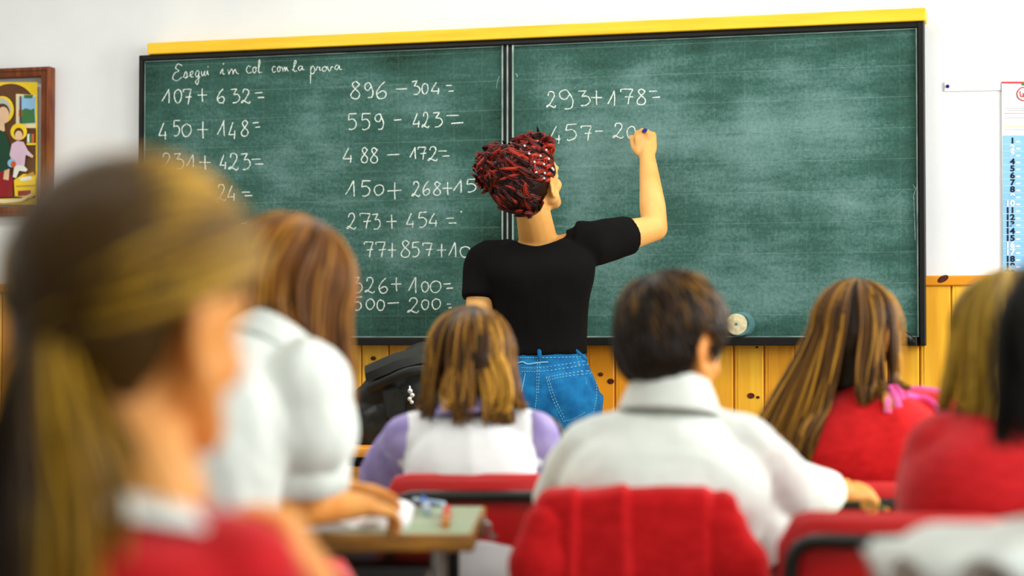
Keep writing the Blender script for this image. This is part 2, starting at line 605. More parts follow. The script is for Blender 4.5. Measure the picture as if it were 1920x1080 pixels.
def comb(C, R, rad, n, crown=(0, -0.25, 1), th0=(0.02, 0.5), th1=1.75, hang=0.1, bias=None, fo=0.9, clumps=60, clump=0.55,
         curl=0.0, lay=0.05, width=0.0032, collide=None, seed=1, hang_fn=None, th1_fn=None, wave=0.004, steps=9, ends=None, phis=None):
    """locks that leave the parting, lie on the skull and then hang"""
    rnd = random.Random(seed)
    k = V(crown).normalized()
    e1 = (V((0, 1, 0)) - k * k.y).normalized()
    e2 = k.cross(e1) * -1                      # e2 points to the person's right
    rad = V(rad)
    def path(phi, t0, ly, hl, t1):
        pts = []
        for i in range(steps):
            f = i / (steps - 1)
            th = t0 + (t1 - t0) * f
            ph = phi
            if abs(ph) < fo:
                ph = phi + math.copysign(fo - abs(phi), phi if phi != 0 else 1) * min(1, (th / 1.1)) ** 1.2
            d = k * math.cos(th) + (e1 * math.cos(ph) + e2 * math.sin(ph)) * math.sin(th)
            q = V((d.x * rad.x, d.y * rad.y, d.z * rad.z)) * (1 + ly)
            pts.append(C + R @ q)
        dv = (pts[-1] - pts[-2]).normalized()
        ns = max(2, int(hl / 0.018))
        st = hl / ns
        b = bias(ph) if bias else V((0, 0, 0))
        for i in range(ns):
            f = (i + 1) / ns
            tgt = (V((0, 0, -1)) + b).normalized()
            dv = dv.lerp(tgt, 0.45).normalized()
            if curl:
                inw = (C - pts[-1]); inw.z = 0
                if inw.length > 1e-5:
                    dv = (dv + inw.normalized() * curl * f * f).normalized()
            p = pts[-1] + dv * st
            if collide:
                for tree, eps in collide:
                    loc, nr, _, dist = tree.find_nearest(p)
                    if loc is not None and ((p - loc).dot(nr) < eps):
                        if dist < 0.12:
                            p = loc + nr * (eps + ly * 0.06)
            pts.append(p)
        return pts
    cl = []
    for c in range(clumps):
        phi = rnd.uniform(-math.pi, math.pi) if phis is None else rnd.uniform(*phis)
        cl.append((phi, rnd.uniform(0.1, 0.9), rnd.uniform(0, 6.3), rnd.uniform(0, 6.3)))
    cl.sort()
    out = []
    for s in range(n):
        c = rnd.choice(cl)
        phi = c[0] + rnd.gauss(0, 0.10)
        ly = rnd.uniform(0, lay)
        t1 = th1_fn(phi) if th1_fn else th1
        hl = (hang_fn(phi) if hang_fn else hang) * rnd.uniform(0.86, 1.05)
        t0 = rnd.uniform(*th0)
        own = path(phi, t0, ly, max(0.02, hl), t1 + rnd.uniform(-0.08, 0.08))
        gd = path(c[0], t0, ly, max(0.02, hl), t1)
        m_ = min(len(own), len(gd))
        pts = []
        for i in range(m_):
            f = i / (m_ - 1)
            p = own[i].lerp(gd[i], clump * f)
            p = p + V((math.sin(f * 9 + c[2]), math.cos(f * 8 + c[3]), 0)) * wave * f
            pts.append(p)
        tn = 0.5 * c[1] + 0.5 * rnd.random()
        # deeper locks get a darker tone
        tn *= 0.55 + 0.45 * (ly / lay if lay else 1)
        out.append((pts, width * rnd.uniform(0.7, 1.25), tn))
    return out

def flyaways(paths, n, amp, seed=3, width=0.0007, tone=0.9):
    rnd = random.Random(seed)
    out = []
    for i in range(n):
        pts, r, t = rnd.choice(paths)
        off = V((rnd.gauss(0, 1), rnd.gauss(0, 1), abs(rnd.gauss(0, 1)))) * amp
        m_ = len(pts)
        out.append(([p + off * math.sin(math.pi * min(1, (j / (m_ - 1)) * 1.0)) for j, p in enumerate(pts)], width, tone))
    return out

# ------------------------------------------------------------------ the room
def on_wall(name, fn, mats, kind=None, parent=None, smooth=False, sharp=35, base=(0, 0, 0)):
    """mesh in wall-frame coordinates, its origin at base"""
    bm = bmesh.new()
    fn(bm)
    me = bm_mesh(bm, name)
    if parent is None:
        me.transform(Matrix.Translation(-V(base)))
        o = link(name, me, mats, smooth=smooth)
        o.matrix_basis = WMAT @ Matrix.Translation(V(base))
    else:
        me.transform(Matrix.Translation(-V(parent['_b'])))
        o = link(name, me, mats, parent, smooth=smooth)
    if smooth: autosmooth(o, sharp)
    if kind: o['kind'] = kind
    return o

def wall_empty(name, base, label, cat, group=None):
    o = bpy.data.objects.new(name, None)
    COL.objects.link(o)
    o.matrix_basis = WMAT @ Matrix.Translation(V(base))
    o['_b'] = tuple(base)
    return tag(o, label, cat, group)

WY = 0.05                                   # plaster face behind the board plane
CEIL = 3.1
LEFT, BACK = -3.4, -8.2
on_wall('wall_front', lambda bm: box(bm, (LEFT - .1, WY, 0), (WALL_R + .1, WY + .15, CEIL)), m_wall, 'structure')
on_wall('floor', lambda bm: box(bm, (LEFT - .1, BACK, -.1), (WALL_R + .1, WY + .15, 0)), m_floor, 'structure')
on_wall('ceiling', lambda bm: box(bm, (LEFT - .1, BACK, CEIL), (WALL_R + .1, WY + .15, CEIL + .1)), m_ceiling, 'structure')
on_wall('wall_left', lambda bm: box(bm, (LEFT - .15, BACK, 0), (LEFT, WY, CEIL)), m_wall, 'structure')
def right_wall(bm):
    x0, x1 = WALL_R, WALL_R + .2
    box(bm, (x0, BACK, 0), (x1, WY, .9))
    box(bm, (x0, BACK, 2.75), (x1, WY, CEIL))
    ys = [WY] + [y for a, b in WIN for y in (b, a)] + [BACK]
    for hi, lo in zip(ys[0::2], ys[1::2]):
        box(bm, (x0, lo, .9), (x1, hi, 2.75))
on_wall('wall_right', right_wall, m_wall, 'structure')

# wainscot of grooved pine boards with its cap rail
RAILZ = Wp(1790, 516, 0).z
def planks(bm):
    lay = bm.verts.layers.float.new('tone')
    rnd = random.Random(3)
    x = LEFT + .02
    while x < WALL_R - .02:
        w = .098
        n0 = len(bm.verts)
        box(bm, (x, WY - .02, .08), (x + w - .004, WY, RAILZ - .03), .004, seg=1)
        box(bm, (x + .012, WY - .0215, .08), (x + .016, WY - .02, RAILZ - .03))
        bm.verts.ensure_lookup_table()
        t = rnd.random()
        for v in bm.verts[n0:]: v[lay] = t
        x += w
    box(bm, (LEFT, WY - .008, 0), (WALL_R, WY, RAILZ - .03))
    for kx, ky, r in [(1145, 715, .012), (1408, 742, .012), (1421, 745, .006), (1419, 651, .005), (1126, 702, .009), (1812, 595, .004), (700, 672, .01)]:  # knots, though one disc beside the teacher's hip paints a dark shadow
        q = Wp(kx, ky, -WY + .0222)
        bmesh.ops.create_circle(bm, cap_ends=True, segments=14, radius=1.0, matrix=Matrix.Translation(q) @ Matrix.Rotation(math.pi / 2, 4, 'X') @ Matrix.Diagonal((r, r * .75, 1, 1)))
        bm.faces.ensure_lookup_table()
        bm.faces[-1].material_index = 1
on_wall('trim_1', planks, [m_pine, m_knot_shade], 'structure')
def rail(bm):
    box(bm, (LEFT, WY - .03, RAILZ - .032), (WALL_R, WY, RAILZ), .005)
    q = Wp(1768, 523, -WY + .0305)
    bmesh.ops.create_circle(bm, cap_ends=True, segments=14, radius=1.0, matrix=Matrix.Translation(q) @ Matrix.Rotation(-.5, 4, 'Y') @ Matrix.Rotation(math.pi / 2, 4, 'X') @ Matrix.Diagonal((.019, .010, 1, 1)))
    bm.faces.ensure_lookup_table()
    bm.faces[-1].material_index = 1
on_wall('trim_2', rail, [m_pine, m_knot_shade], 'structure')

for i, (a, b) in enumerate(WIN):
    def wframe(bm, a=a, b=b):
        x0, x1 = WALL_R + .06, WALL_R + .12
        for lo, hi in (((x0, a, .9), (x1, a + .06, 2.75)), ((x0, b - .06, .9), (x1, b, 2.75)), ((x0, a + .06, .9), (x1, b - .06, .96)), ((x0, a + .06, 2.69), (x1, b - .06, 2.75)), ((x0, (a + b) / 2 - .03, .96), (x1, (a + b) / 2 + .03, 2.69))):
            box(bm, lo, hi, .006)
    on_wall(f'window_{i + 1}', wframe, m_wall, 'structure')

# ------------------------------------------------------------------ blackboard
bl = Wp(265, 108)
br_ = Wp(1729, 45)
U0, U1 = bl.x, br_.x
VT = (bl.z + br_.z) / 2
VB = Wp(1450, 632).z
VB0 = Wp(1450, 648).z
UD0, UD1 = Wp(943, 300).x, Wp(963, 300).x
board = wall_empty('blackboard', ((U0 + U1) / 2, 0, VB0), 'wide dark green double blackboard covered in chalk sums on the front wall', 'blackboard')
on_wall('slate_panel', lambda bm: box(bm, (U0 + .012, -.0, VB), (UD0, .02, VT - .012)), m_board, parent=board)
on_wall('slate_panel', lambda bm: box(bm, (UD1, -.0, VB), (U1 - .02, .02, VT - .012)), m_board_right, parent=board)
def bframe(bm):
    box(bm, (U0 - .002, -.016, VB0), (U0 + .012, WY, VT + .006), .003)
    box(bm, (U1 - .012, -.02, VB0), (U1 + .006, WY, VT + .006), .003)
    box(bm, (U0, -.016, VT - .012), (U1, WY, VT + .006), .003)
    box(bm, (U0, .02, VB0), (U1, WY, VT))
    box(bm, (UD0, -.004, VB), (UD1, .02, VT - .012))
on_wall('frame', bframe, m_black, parent=board)
on_wall('chalk_ledge', lambda bm: box(bm, (U0 + .03, -.05, VB0), (U1 - .02, WY - .03, VB), .003), m_black, parent=board)
def edges(bm):
    for x in (UD0 - .002, (UD0 + UD1) / 2 - .003, UD1 - .003):
        box(bm, (x, -.009, VB), (x + .0045, .01, VT - .012))
    box(bm, (U1 - .02, -.008, VB), (U1 - .0155, .01, VT - .012))
    box(bm, (U0 + .012, -.004, VT - .0165), (UD0, .0, VT - .0135))
    box(bm, (UD1, -.004, VT - .0165), (U1 - .02, .0, VT - .0135))
    box(bm, (U0 + .014, -.003, VB + .2), (U0 + .0165, .0, VT - .02))
    box(bm, (U0 + .012, -.003, VB), (UD0, 0, VB + .003))
    box(bm, (UD1, -.003, VB), (U1 - .02, 0, VB + .003))
on_wall('edging', edges, m_alu, parent=board)
yl, yr = Wp(276, 82, .03), Wp(1736, 12, .03)
YT = (yl.z + yr.z) / 2
on_wall('header_board', lambda bm: box(bm, (yl.x, -.03, VT + .006), (yr.x, WY, YT), .004), m_yellow, parent=board)
def clip(bm):
    q = Wp(1703, 636, .05)
    tube(bm, [q + V((-.03, 0, -.004)), q + V((-.012, -.002, .012)), q + V((.004, -.002, .004)), q + V((.012, 0, -.008))], [.012, .016, .012, .006], 8)
    box(bm, q + V((.0, -.012, -.012)), q + V((.02, .01, .0)), .003)
on_wall('ledge_clip', clip, m_black, parent=board, smooth=True)

# chalk handwriting ------------------------------------------------
G = {
    '0': [[(.55, 1), (.15, .8), (.05, .4), (.3, .02), (.7, .05), (.97, .45), (.85, .85), (.5, .98)]],
    '1': [[(.0, .12), (.35, .5), (.78, 1)], [(.78, 1), (.8, .5), (.82, 0)]],
    '2': [[(.25, .75), (.35, .97), (.7, .98), (.85, .75), (.6, .38), (.25, .06), (.08, .04), (.25, .16), (.55, .06), (.85, -.02), (1, .12)]],
    '3': [[(.05, .96), (.7, 1)], [(.7, 1), (.35, .62)], [(.35, .62), (.8, .6), (1, .32), (.7, .04), (.25, .0)]],
    '4': [[(.62, 1), (.3, .55), (.02, .14)], [(.02, .14), (.5, .16), (.98, .18)], [(.86, .42), (.84, .1), (.82, -.12)]],
    '5': [[(.2, .98), (.95, 1)], [(.2, .98), (.12, .6)], [(.12, .6), (.6, .64), (.9, .4), (.75, .1), (.35, -.02), (.2, .04)]],
    '6': [[(.8, 1), (.4, .75), (.1, .35), (.3, .02), (.75, .04), (.95, .28), (.65, .45), (.2, .3)]],
    '7': [[(.05, .82), (.1, .98), (.95, .98)], [(.95, .98), (.72, .5), (.6, 0)], [(.35, .48), (1, .5)]],
    '8': [[(.85, .85), (.55, 1), (.25, .85), (.45, .6), (.9, .3), (.75, .03), (.3, .0), (.1, .22), (.45, .52), (.85, .8), (.85, .9)]],
    '9': [[(.75, .75), (.5, .98), (.1, .85), (.12, .58), (.45, .5), (.75, .75)], [(.75, .75), (.95, .4), (.8, .05), (.4, .0)]],
    '+': [[(0, .5), (1, .52)], [(.5, 1), (.5, .5), (.52, 0)]],
    '-': [[(0, .5), (1, .55)]],
    '=': [[(0, .95), (.75, 1)], [(.3, .1), (1, .16)]],
    '.': [[(.3, .1), (.5, .0), (.6, .15)]],
    '|': [[(.9, 1), (.3, .5), (0, 0)]],
    'x': [[(0, .9), (1, .1)], [(.9, 1), (.1, 0)]],
    'E': [[(.9, .9), (.5, 1), (.3, .75), (.6, .58), (.2, .45), (.0, .1), (.4, -.05), (.9, .2)]],
    's': [[(0, .1), (.5, .9), (.75, .4), (.5, .0), (.2, .05)], [(.5, .0), (1, .2)]],
    'e': [[(0, .3), (.7, .6), (.6, .95), (.25, .7), (.3, .15), (.9, .15)]],
    'g': [[(.8, .8), (.4, .95), (.1, .5), (.4, .15), (.75, .6)], [(.75, .8), (.7, -.2), (.4, -.75), (.1, -.4), (.6, -.0), (1, .25)]],
    'u': [[(0, .8), (.1, .2), (.4, .05), (.75, .8)], [(.75, .8), (.75, .2), (1, .1)]],
    'i': [[(0, .2), (.4, .8), (.45, .2), (.9, .15)], [(.5, 1.3), (.62, 1.45)]],
    'n': [[(0, .8), (.15, 0)], [(.15, .1), (.4, .8), (.55, .5), (.6, .0)], [(.6, .2), (.8, .8), (.95, .3), (1.2, .1)]],
    'c': [[(.8, .85), (.4, .95), (.1, .45), (.4, .05), (.95, .2)]],
    'o': [[(.5, .95), (.1, .6), (.3, .05), (.8, .3), (.65, .9), (.5, .9), (1.1, .8)]],
    'l': [[(0, .2), (.7, 1.5), (.5, 1.9), (.25, 1.2), (.35, .1), (.9, .15)]],
    'a': [[(.75, .8), (.3, .9), (.1, .3), (.4, .05), (.75, .7)], [(.75, .8), (.75, .15), (1.1, .15)]],
    'p': [[(.1, 1), (.15, .2), (.1, -.8)], [(.15, .6), (.5, 1.0), (.8, .6), (.5, .2), (.2, .3)]],
    'r': [[(0, .1), (.25, .9), (.4, .7), (.8, .75)], [(.8, .75), (.75, .15), (1.1, .2)]],
    'v': [[(0, .8), (.3, .1), (.6, .4), (.75, .9), (1.1, .75)]],
}
SUMS_L = [
    (167, 193, '1:303:320 0:326:341 7:343:359:167:196 +:370:388:166:191 6:406:421 .:416:421:186:194 3:432:449 2:451:469 =:478:496:174:184'),
    (226, 255, '4:298:312:230:258 5:324:338 0:340:359:232:256 +:370:390:228:259 1:408:423 4:429:442:229:257 8:451:466 =:474:488:230:240'),
    (288, 318, '2:300:321 3:325:344 1:349:365:290:314 +:373:395:292:318 4:412:424:290:314 2:427:447 3:451:469 =:472:494:298:309'),
    (346, 376, '5:345:362 -:378:391:352:363 2:404:423 4:426:440:348:374 =:453:473:360:368'),
    (406, 431, '1:410:423 6:427:440 -:452:463:414:424'),
    (153, 185, '8:655:676 9:683:700:155:183 6:704:725 -:743:763:160:174 3:771:787:152:177 0:790:803:156:176 4:808:824:154:174 =:836:851:160:173'),
    (213, 243, '5:651:669 5:676:695 9:702:720 -:739:753:219:231 4:774:787:212:236 2:790:804:211:239 3:811:829:211:238 =:837:868:216:233'),
    (277, 305, '4:643:660:277:302 8:676:690 8:693:709 -:726:748:284:297 1:768:781:276:298 7:783:799:276:299 2:801:820:275:301 =:822:843:283:294'),
    (339, 368, '1:648:667 5:676:695 0:701:720:346:366 +:727:753:342:374 2:771:787:341:368 6:792:806:340:366 8:811:827:341:366 +:830:848:342:365 1:850:868:338:361 5:873:894:336:360 =:903:917:346:355'),
    (400, 429, '2:649:667 7:674:695 3:697:713:401:430 +:725:743:402:429 4:762:776:400:424 5:783:801:398:426 4:804:820:400:422 =:836:856:409:420 .:862:868:390:397'),
    (454, 482, '7:682:700 7:704:723 +:727:743:456:483 8:750:769:451:482 5:771:787:454:481 7:792:811:456:480 +:820:836:457:482 1:841:857 0:862:882:462:482'),
    (520, 549, '3:660:679 2:683:702 6:709:727:522:550 +:733:753:520:546 1:766:783 0:790:804:528:547 0:806:827:526:549 =:831:850:532:542'),
    (557, 582, '5:662:679 0:686:702:560:580 0:706:721:562:582 -:727:748:563:574 2:762:785:559:586 0:790:804:562:580 0:809:826:560:580 =:838:847:570:578'),
    (142, 166, '|:931:937'),
]
SUMS_R = [
    (170, 198, '2:1023:1042:172:201 9:1047:1076:168:204 3:1083:1106 +:1108:1129:170:197 1:1140:1155 7:1163:1187:167:196 8:1192:1212:167:196 =:1217:1237:171:184'),
    (233, 263, '4:1030:1051:236:266 5:1058:1083 7:1089:1110:236:264 -:1116:1131:241:252 2:1147:1169:231:259 0:1175:1191:236:259'),
    (138, 145, '|:970:967'), (344, 366, 'x:1712:1722'), (366, 450, '|:1716:1713'), (206, 209, '.:1197:1201'),
]
HEAD = [(128, 148, 'E:324:343:120:150 s:344:353:133:146 e:355:364:133:146 g:365:376:132:147 u:377:386:131:143 i:387:392:130:142 '
         'i:413:423:126:141 n:427:444:127:140 c:461:472:123:138 o:473:482:125:137 l:484:488:124:137 .:489:492:131:136 '
         'c:509:518:124:136 o:519:527:124:135 n:529:539:124:134 l:548:558:123:134 a:558:570:123:132 p:581:592:124:142 r:592:602:124:133 o:603:614:124:134 v:614:624:124:134 a:626:640:122:131')]
def chalk(lines, mi_rnd=5, wdt=.0042):
    def fn(bm):
        rnd = random.Random(mi_rnd)
        for yt, yb, txt in lines:
            for tok in txt.split():
                f = tok.split(':')
                ch, x0, x1 = f[0], float(f[1]), float(f[2])
                a, b = (float(f[3]), float(f[4])) if len(f) > 4 else (yt, yb)
                for st in G[ch]:
                    pts = []
                    for gx, gy in st:
                        pts.append(Wp(x0 + (x1 - x0) * gx + rnd.uniform(-.5, .5), b + (a - b) * gy + rnd.uniform(-.5, .5), .0006))
                    pts = catmull(pts, 5)
                    w = [wdt * .5 * rnd.uniform(.7, 1.2) for _ in pts]
                    rings = []
                    for i, p in enumerate(pts):
                        d = pts[min(i + 1, len(pts) - 1)] - pts[max(i - 1, 0)]
                        d = d.normalized() if d.length > 1e-8 else V((1, 0, 0))
                        s = V((-d.z, 0, d.x)) * w[i]
                        o = V((0, .0008, 0))
                        rings.append([p + s + o, p + s * .6 - o, p - s * .6 - o, p - s + o])
                    skin_rings(bm, rings)
    return fn
for i, ln in enumerate(SUMS_L[:-1] + SUMS_R[:2]):
    on_wall('chalk_sum', chalk([ln], 5 + i), m_chalk, parent=board)
on_wall('chalk_heading', chalk(HEAD, 6, .0032), m_chalk, parent=board)
on_wall('chalk_marks', chalk(SUMS_L[-1:] + SUMS_R[2:], 8, .003), m_chalkfaint, parent=board)

# round felt eraser on the ledge
def felt_roll():
    c = Wp(1384, 604, .035)
    r = (Wp(1384, 582, .035).z - Wp(1384, 629, .035).z) / 2
    b = V((c.x, -.035, VB + r + .001))
    root = wall_empty('board_eraser', (b.x, b.y, VB), 'round rolled felt board eraser with a cream face on the chalk ledge', 'eraser')
    def roll(bm):
        tube(bm, [b + V((.012, .034, 0)), b + V((.012, .03, 0)), b + V((.0, -.016, 0)), b + V((0, -.022, 0))], [r * .95, r, r * .98, r * .9], 28)
    on_wall('felt_roll', roll, m_feltb, parent=root, smooth=True)
    def face(bm):
        R2 = r * .84
        for i in range(5):
            a = R2 * (1 - i * .19)
            tube(bm, [b + V((-.002, -.0205, 0)), b + V((-.002, -.0235 - .0006 * i, 0)), b + V((-.002, -.0243 - .0006 * i, 0))], [a, a, a * .93], 28)
    on_wall('felt_face', face, m_felt, parent=root, smooth=True)
    on_wall('felt_core', lambda bm: tube(bm, [b + V((-.002, -.024, 0)), b + V((-.002, -.0285, 0))], [.005, .004], 12), m_feltb, parent=root, smooth=True)
felt_roll()

# ------------------------------------------------------------------ framed picture, left
def flat(bm, px, w, mi, th=.0006):
    f_ = [Wp(x, y, w) for x, y in px]
    front = [bm.verts.new(p) for p in f_]
    back = [bm.verts.new(p + V((0, th, 0))) for p in f_]
    fs = [bm.faces.new(front), bm.faces.new(back[::-1])]
    n = len(px)
    for i in range(n):
        fs.append(bm.faces.new((front[i], back[i], back[(i + 1) % n], front[(i + 1) % n])))
    for f in fs: f.material_index = mi
def oval(cx, cy, rx, ry, n=22, a0=0, a1=360):
    return [(cx + rx * math.cos(math.radians(a0 + (a1 - a0) * i / n)), cy + ry * math.sin(math.radians(a0 + (a1 - a0) * i / n))) for i in range(n + (a1 - a0 < 360))]
PW = -.026
pic = wall_empty('framed_picture', Wp(20, 405, PW), 'framed religious picture with gold halos in brown wood on the left wall', 'picture')
def pframe(bm):
    a, b = Wp(-56, 131, PW + .012), Wp(93, 404, PW + .012)
    fw = .036
    y0, y1 = -PW - .018, WY
    box(bm, (a.x, y0, b.z), (a.x + fw, y1, a.z), .004)
    box(bm, (b.x - fw, y0, b.z), (b.x, y1, a.z), .004)
    box(bm, (a.x + fw - .004, y0, a.z - fw + .002), (b.x - fw + .004, y1, a.z), .004)
    box(bm, (a.x + fw - .004, y0, b.z), (b.x - fw + .004, y1, b.z + fw - .002), .004)
    for lo, hi in (((b.x - .0155, y0 - .001, b.z + .012), (b.x - .0125, y0 + .002, a.z - .012)), ((a.x + .0125, y0 - .001, b.z + .012), (a.x + .0155, y0 + .002, a.z - .012)),
                   ((a.x + .012, y0 - .001, a.z - .0155), (b.x - .012, y0 + .002, a.z - .0125)), ((a.x + .012, y0 - .001, b.z + .0125), (b.x - .012, y0 + .002, b.z + .0155))):
        box(bm, lo, hi, 0, 1)
on_wall('frame', pframe, [m_framewood, m_framewood2], parent=pic, smooth=True)
pm = [mat('print ' + n, c, rough=0.5) for n, c in (('gold', (250, 214, 36)), ('umber', (98, 62, 34)), ('sky', (150, 200, 236)), ('leaf', (62, 120, 66)), ('cream', (240, 222, 170)),
      ('flesh', (240, 200, 160)), ('green', (20, 70, 46)), ('lilac', (226, 196, 216)), ('crimson', (150, 24, 28)), ('grey', (190, 200, 190)), ('hair', (92, 52, 24)), ('orange', (220, 96, 40)), ('white', (240, 240, 230)), ('ochre', (206, 150, 40)))]
def pprint(bm):
    k = [PW + .001]
    def add(px, mi):
        k[0] += .00035
        flat(bm, px, k[0], mi)
    add([(-30, 154), (70, 154), (70, 384), (-30, 384)], 0)
    add([(-27, 372)] + oval(20, 204, 47, 47, 24, 180, 360) + [(67, 372)], 1)
    add([(30, 176), (67, 178), (67, 240), (30, 240)], 4)
    add([(35, 181), (66, 182), (66, 232), (35, 232)], 2)
    add([(40, 207), (48, 203), (58, 206), (64, 203), (66, 230), (40, 232)], 3)
    add([(35, 206), (41, 205), (41, 218), (35, 218)], 11)
    add([(44, 178), (62, 178), (60, 184), (46, 184)], 3)
    add([(37, 180), (40, 180), (40, 232), (37, 232)], 1)
    add([(48, 242), (67, 242), (67, 274), (48, 270)], 10)
    add([(50, 268), (67, 268), (67, 272), (50, 272)], 0)
    for x, c in ((53, 12), (58, 3), (62, 11)):
        add([(x - 2, 267), (x - 2, 252), (x + 2, 250), (x + 2, 267)], c)
    add(oval(4, 206, 22, 26), 0)
    add(oval(3, 205, 17, 21), 9)
    add(oval(4, 210, 14, 16), 10)
    add(oval(6, 216, 11, 16), 5)
    add([(-4, 228), (8, 228), (9, 246), (-6, 246)], 5)
    add([(-27, 262), (-12, 247), (2, 244), (12, 254), (20, 280), (20, 306), (14, 322), (-27, 328)], 6)
    add([(-27, 326), (14, 320), (24, 332), (24, 368), (-27, 372)], 8)
    add(oval(35, 247, 15.5, 16), 0)
    add(oval(35, 250, 9, 10.5), 10)
    add(oval(35, 254, 7, 9), 5)
    add([(22, 270), (32, 264), (44, 266), (52, 282), (60, 290), (58, 295), (48, 290), (46, 310), (26, 312), (18, 290)], 7)
    add([(57, 288), (63, 292), (61, 296), (56, 294)], 5)
    add([(27, 310), (44, 310), (52, 318), (48, 322), (36, 320), (30, 334), (24, 332)], 12)
    add(oval(22, 306, 8, 8), 2)
    add(oval(25, 308, 5, 6), 11)
    add([(8, 320), (18, 316), (16, 338), (6, 336)], 5)
    add([(26, 338), (44, 326), (67, 328), (67, 366), (58, 372), (28, 368)], 0)
    add([(30, 348), (67, 347), (67, 350), (30, 351)], 13)
    add([(34, 358), (58, 357), (58, 366), (34, 368)], 8)
    add([(36, 334), (58, 330), (60, 337), (40, 340)], 12)
    add([(44, 330), (62, 322), (66, 330)], 13)
    add([(-27, 371), (10, 374), (40, 372), (60, 362), (62, 366), (42, 378), (8, 381), (-27, 378)], 4)
on_wall('print', pprint, pm, parent=pic)

# ------------------------------------------------------------------ calendar and paper strip, right
def flatw(bm, x0, y0, x1, y1, w, mi): flat(bm, [(x0, y0), (x1, y0), (x1, y1), (x0, y1)], w, mi, .0008)
CW = -WY + .006
strip = wall_empty('paper_strip', Wp(1822, 170, CW), 'white paper strip pinned flat on the wall left of the calendar', 'paper strip')
on_wall('strip', lambda bm: flat(bm, [(1771, 154), (1876, 153), (1876, 169), (1771, 171)], CW, 0, .004), m_paper, parent=strip)
def pin(bm):
    q = Wp(1777, 162, CW)
    tube(bm, [q + V((0, .002, 0)), q + V((0, -.004, 0)), q + V((0, -.006, 0))], [.0055, .0055, .003], 12)
on_wall('push_pin', pin, m_bluepl, parent=strip, smooth=True)
cal = wall_empty('wall_calendar', Wp(1930, 690, CW), 'tall narrow wall calendar with blue day list and white head', 'calendar')
def sheet(bm):
    flat(bm, [(1878, 153), (1992, 153), (1992, 672), (1881, 672)], CW + .001, 0, .003)
    flatw(bm, 1880, 254, 1991, 671, CW + .0016, 1)
    flatw(bm, 1878, 153, 1992, 156.5, CW + .0018, 2)
    for y, x0, x1, c in ((203, 1884, 1985, 3), (207, 1890, 1970, 3), (212.5, 1883, 1985, 4), (221, 1886, 1980, 3), (237, 1882, 1986, 5), (243, 1884, 1980, 3)):
        flatw(bm, x0, y - .8, x1, y + .8, CW + .0018, c)
    for n in range(1, 32):
        y = 263.5 + 13.05 * (n - 1)
        flatw(bm, 1880, y + 6.2, 1991, y + 6.9, CW + .002, 6)
        flatw(bm, 1905, y + .8, 1913, y + 3.6, CW + .002, 0)
    flat(bm, oval(1918, 158, 3, 2.4, 10), CW + .0026, 7)
on_wall('sheet', sheet, [m_paper, m_calblue, m_redprint, m_greyprint, m_pinkprint, m_yelprint, m_calline, m_green], parent=cal)
def logo(bm):
    q = Wp(1920, 176, CW + .003)
    c = [q + V((.021 * math.cos(a * .314), 0, .021 * math.sin(a * .314))) for a in range(21)]
    tube(bm, c, .0016, 6)
    z = [Wp(x, y, CW + .003) for x, y in ((1913, 171), (1914, 180), (1918, 181), (1919, 174), (1920, 181), (1925, 180), (1926, 171))]
    tube(bm, catmull(z, 3), .0013, 6)
on_wall('emblem', logo, m_redprint, parent=cal)
def text_mesh(s, size, off=0.0, align='RIGHT'):
    c = bpy.data.curves.new('t', 'FONT')
    c.body, c.size, c.offset, c.align_x, c.extrude = s, size, off, align, .0003
    o = bpy.data.objects.new('t', c)
    COL.objects.link(o)
    me = bpy.data.meshes.new_from_object(o.evaluated_get(bpy.context.evaluated_depsgraph_get()))
    bpy.data.objects.remove(o)
    return me
def day_numbers(which, m):
    bm = bmesh.new()
    for n in which:
        y = 263.5 + 13.05 * (n - 1)
        q = Wp(1903, y + 5, CW + .0026)
        me = text_mesh(str(n), .025, .0009)
        me.transform(Matrix.Translation(q) @ Matrix.Rotation(math.pi / 2, 4, 'X') @ Matrix.Diagonal((1.15, 1, 1, 1)))
        bm.from_mesh(me)
        bpy.data.meshes.remove(me)
    me = bpy.data.meshes.new('numbers')
    bm.to_mesh(me)
    me.transform(Matrix.Translation(-V(cal['_b'])))
    link('day_numbers', me, m, cal, smooth=False)
white_days = [2, 3, 9, 10, 16, 17, 23, 24, 30, 31]
day_numbers([n for n in range(1, 32) if n not in white_days], m_ink)
day_numbers(white_days, m_paper)

# ------------------------------------------------------------------ furniture
def local_thing(name, loc, rot, label, cat, group=None):
    return empty(name, loc, label, cat, group, rot)

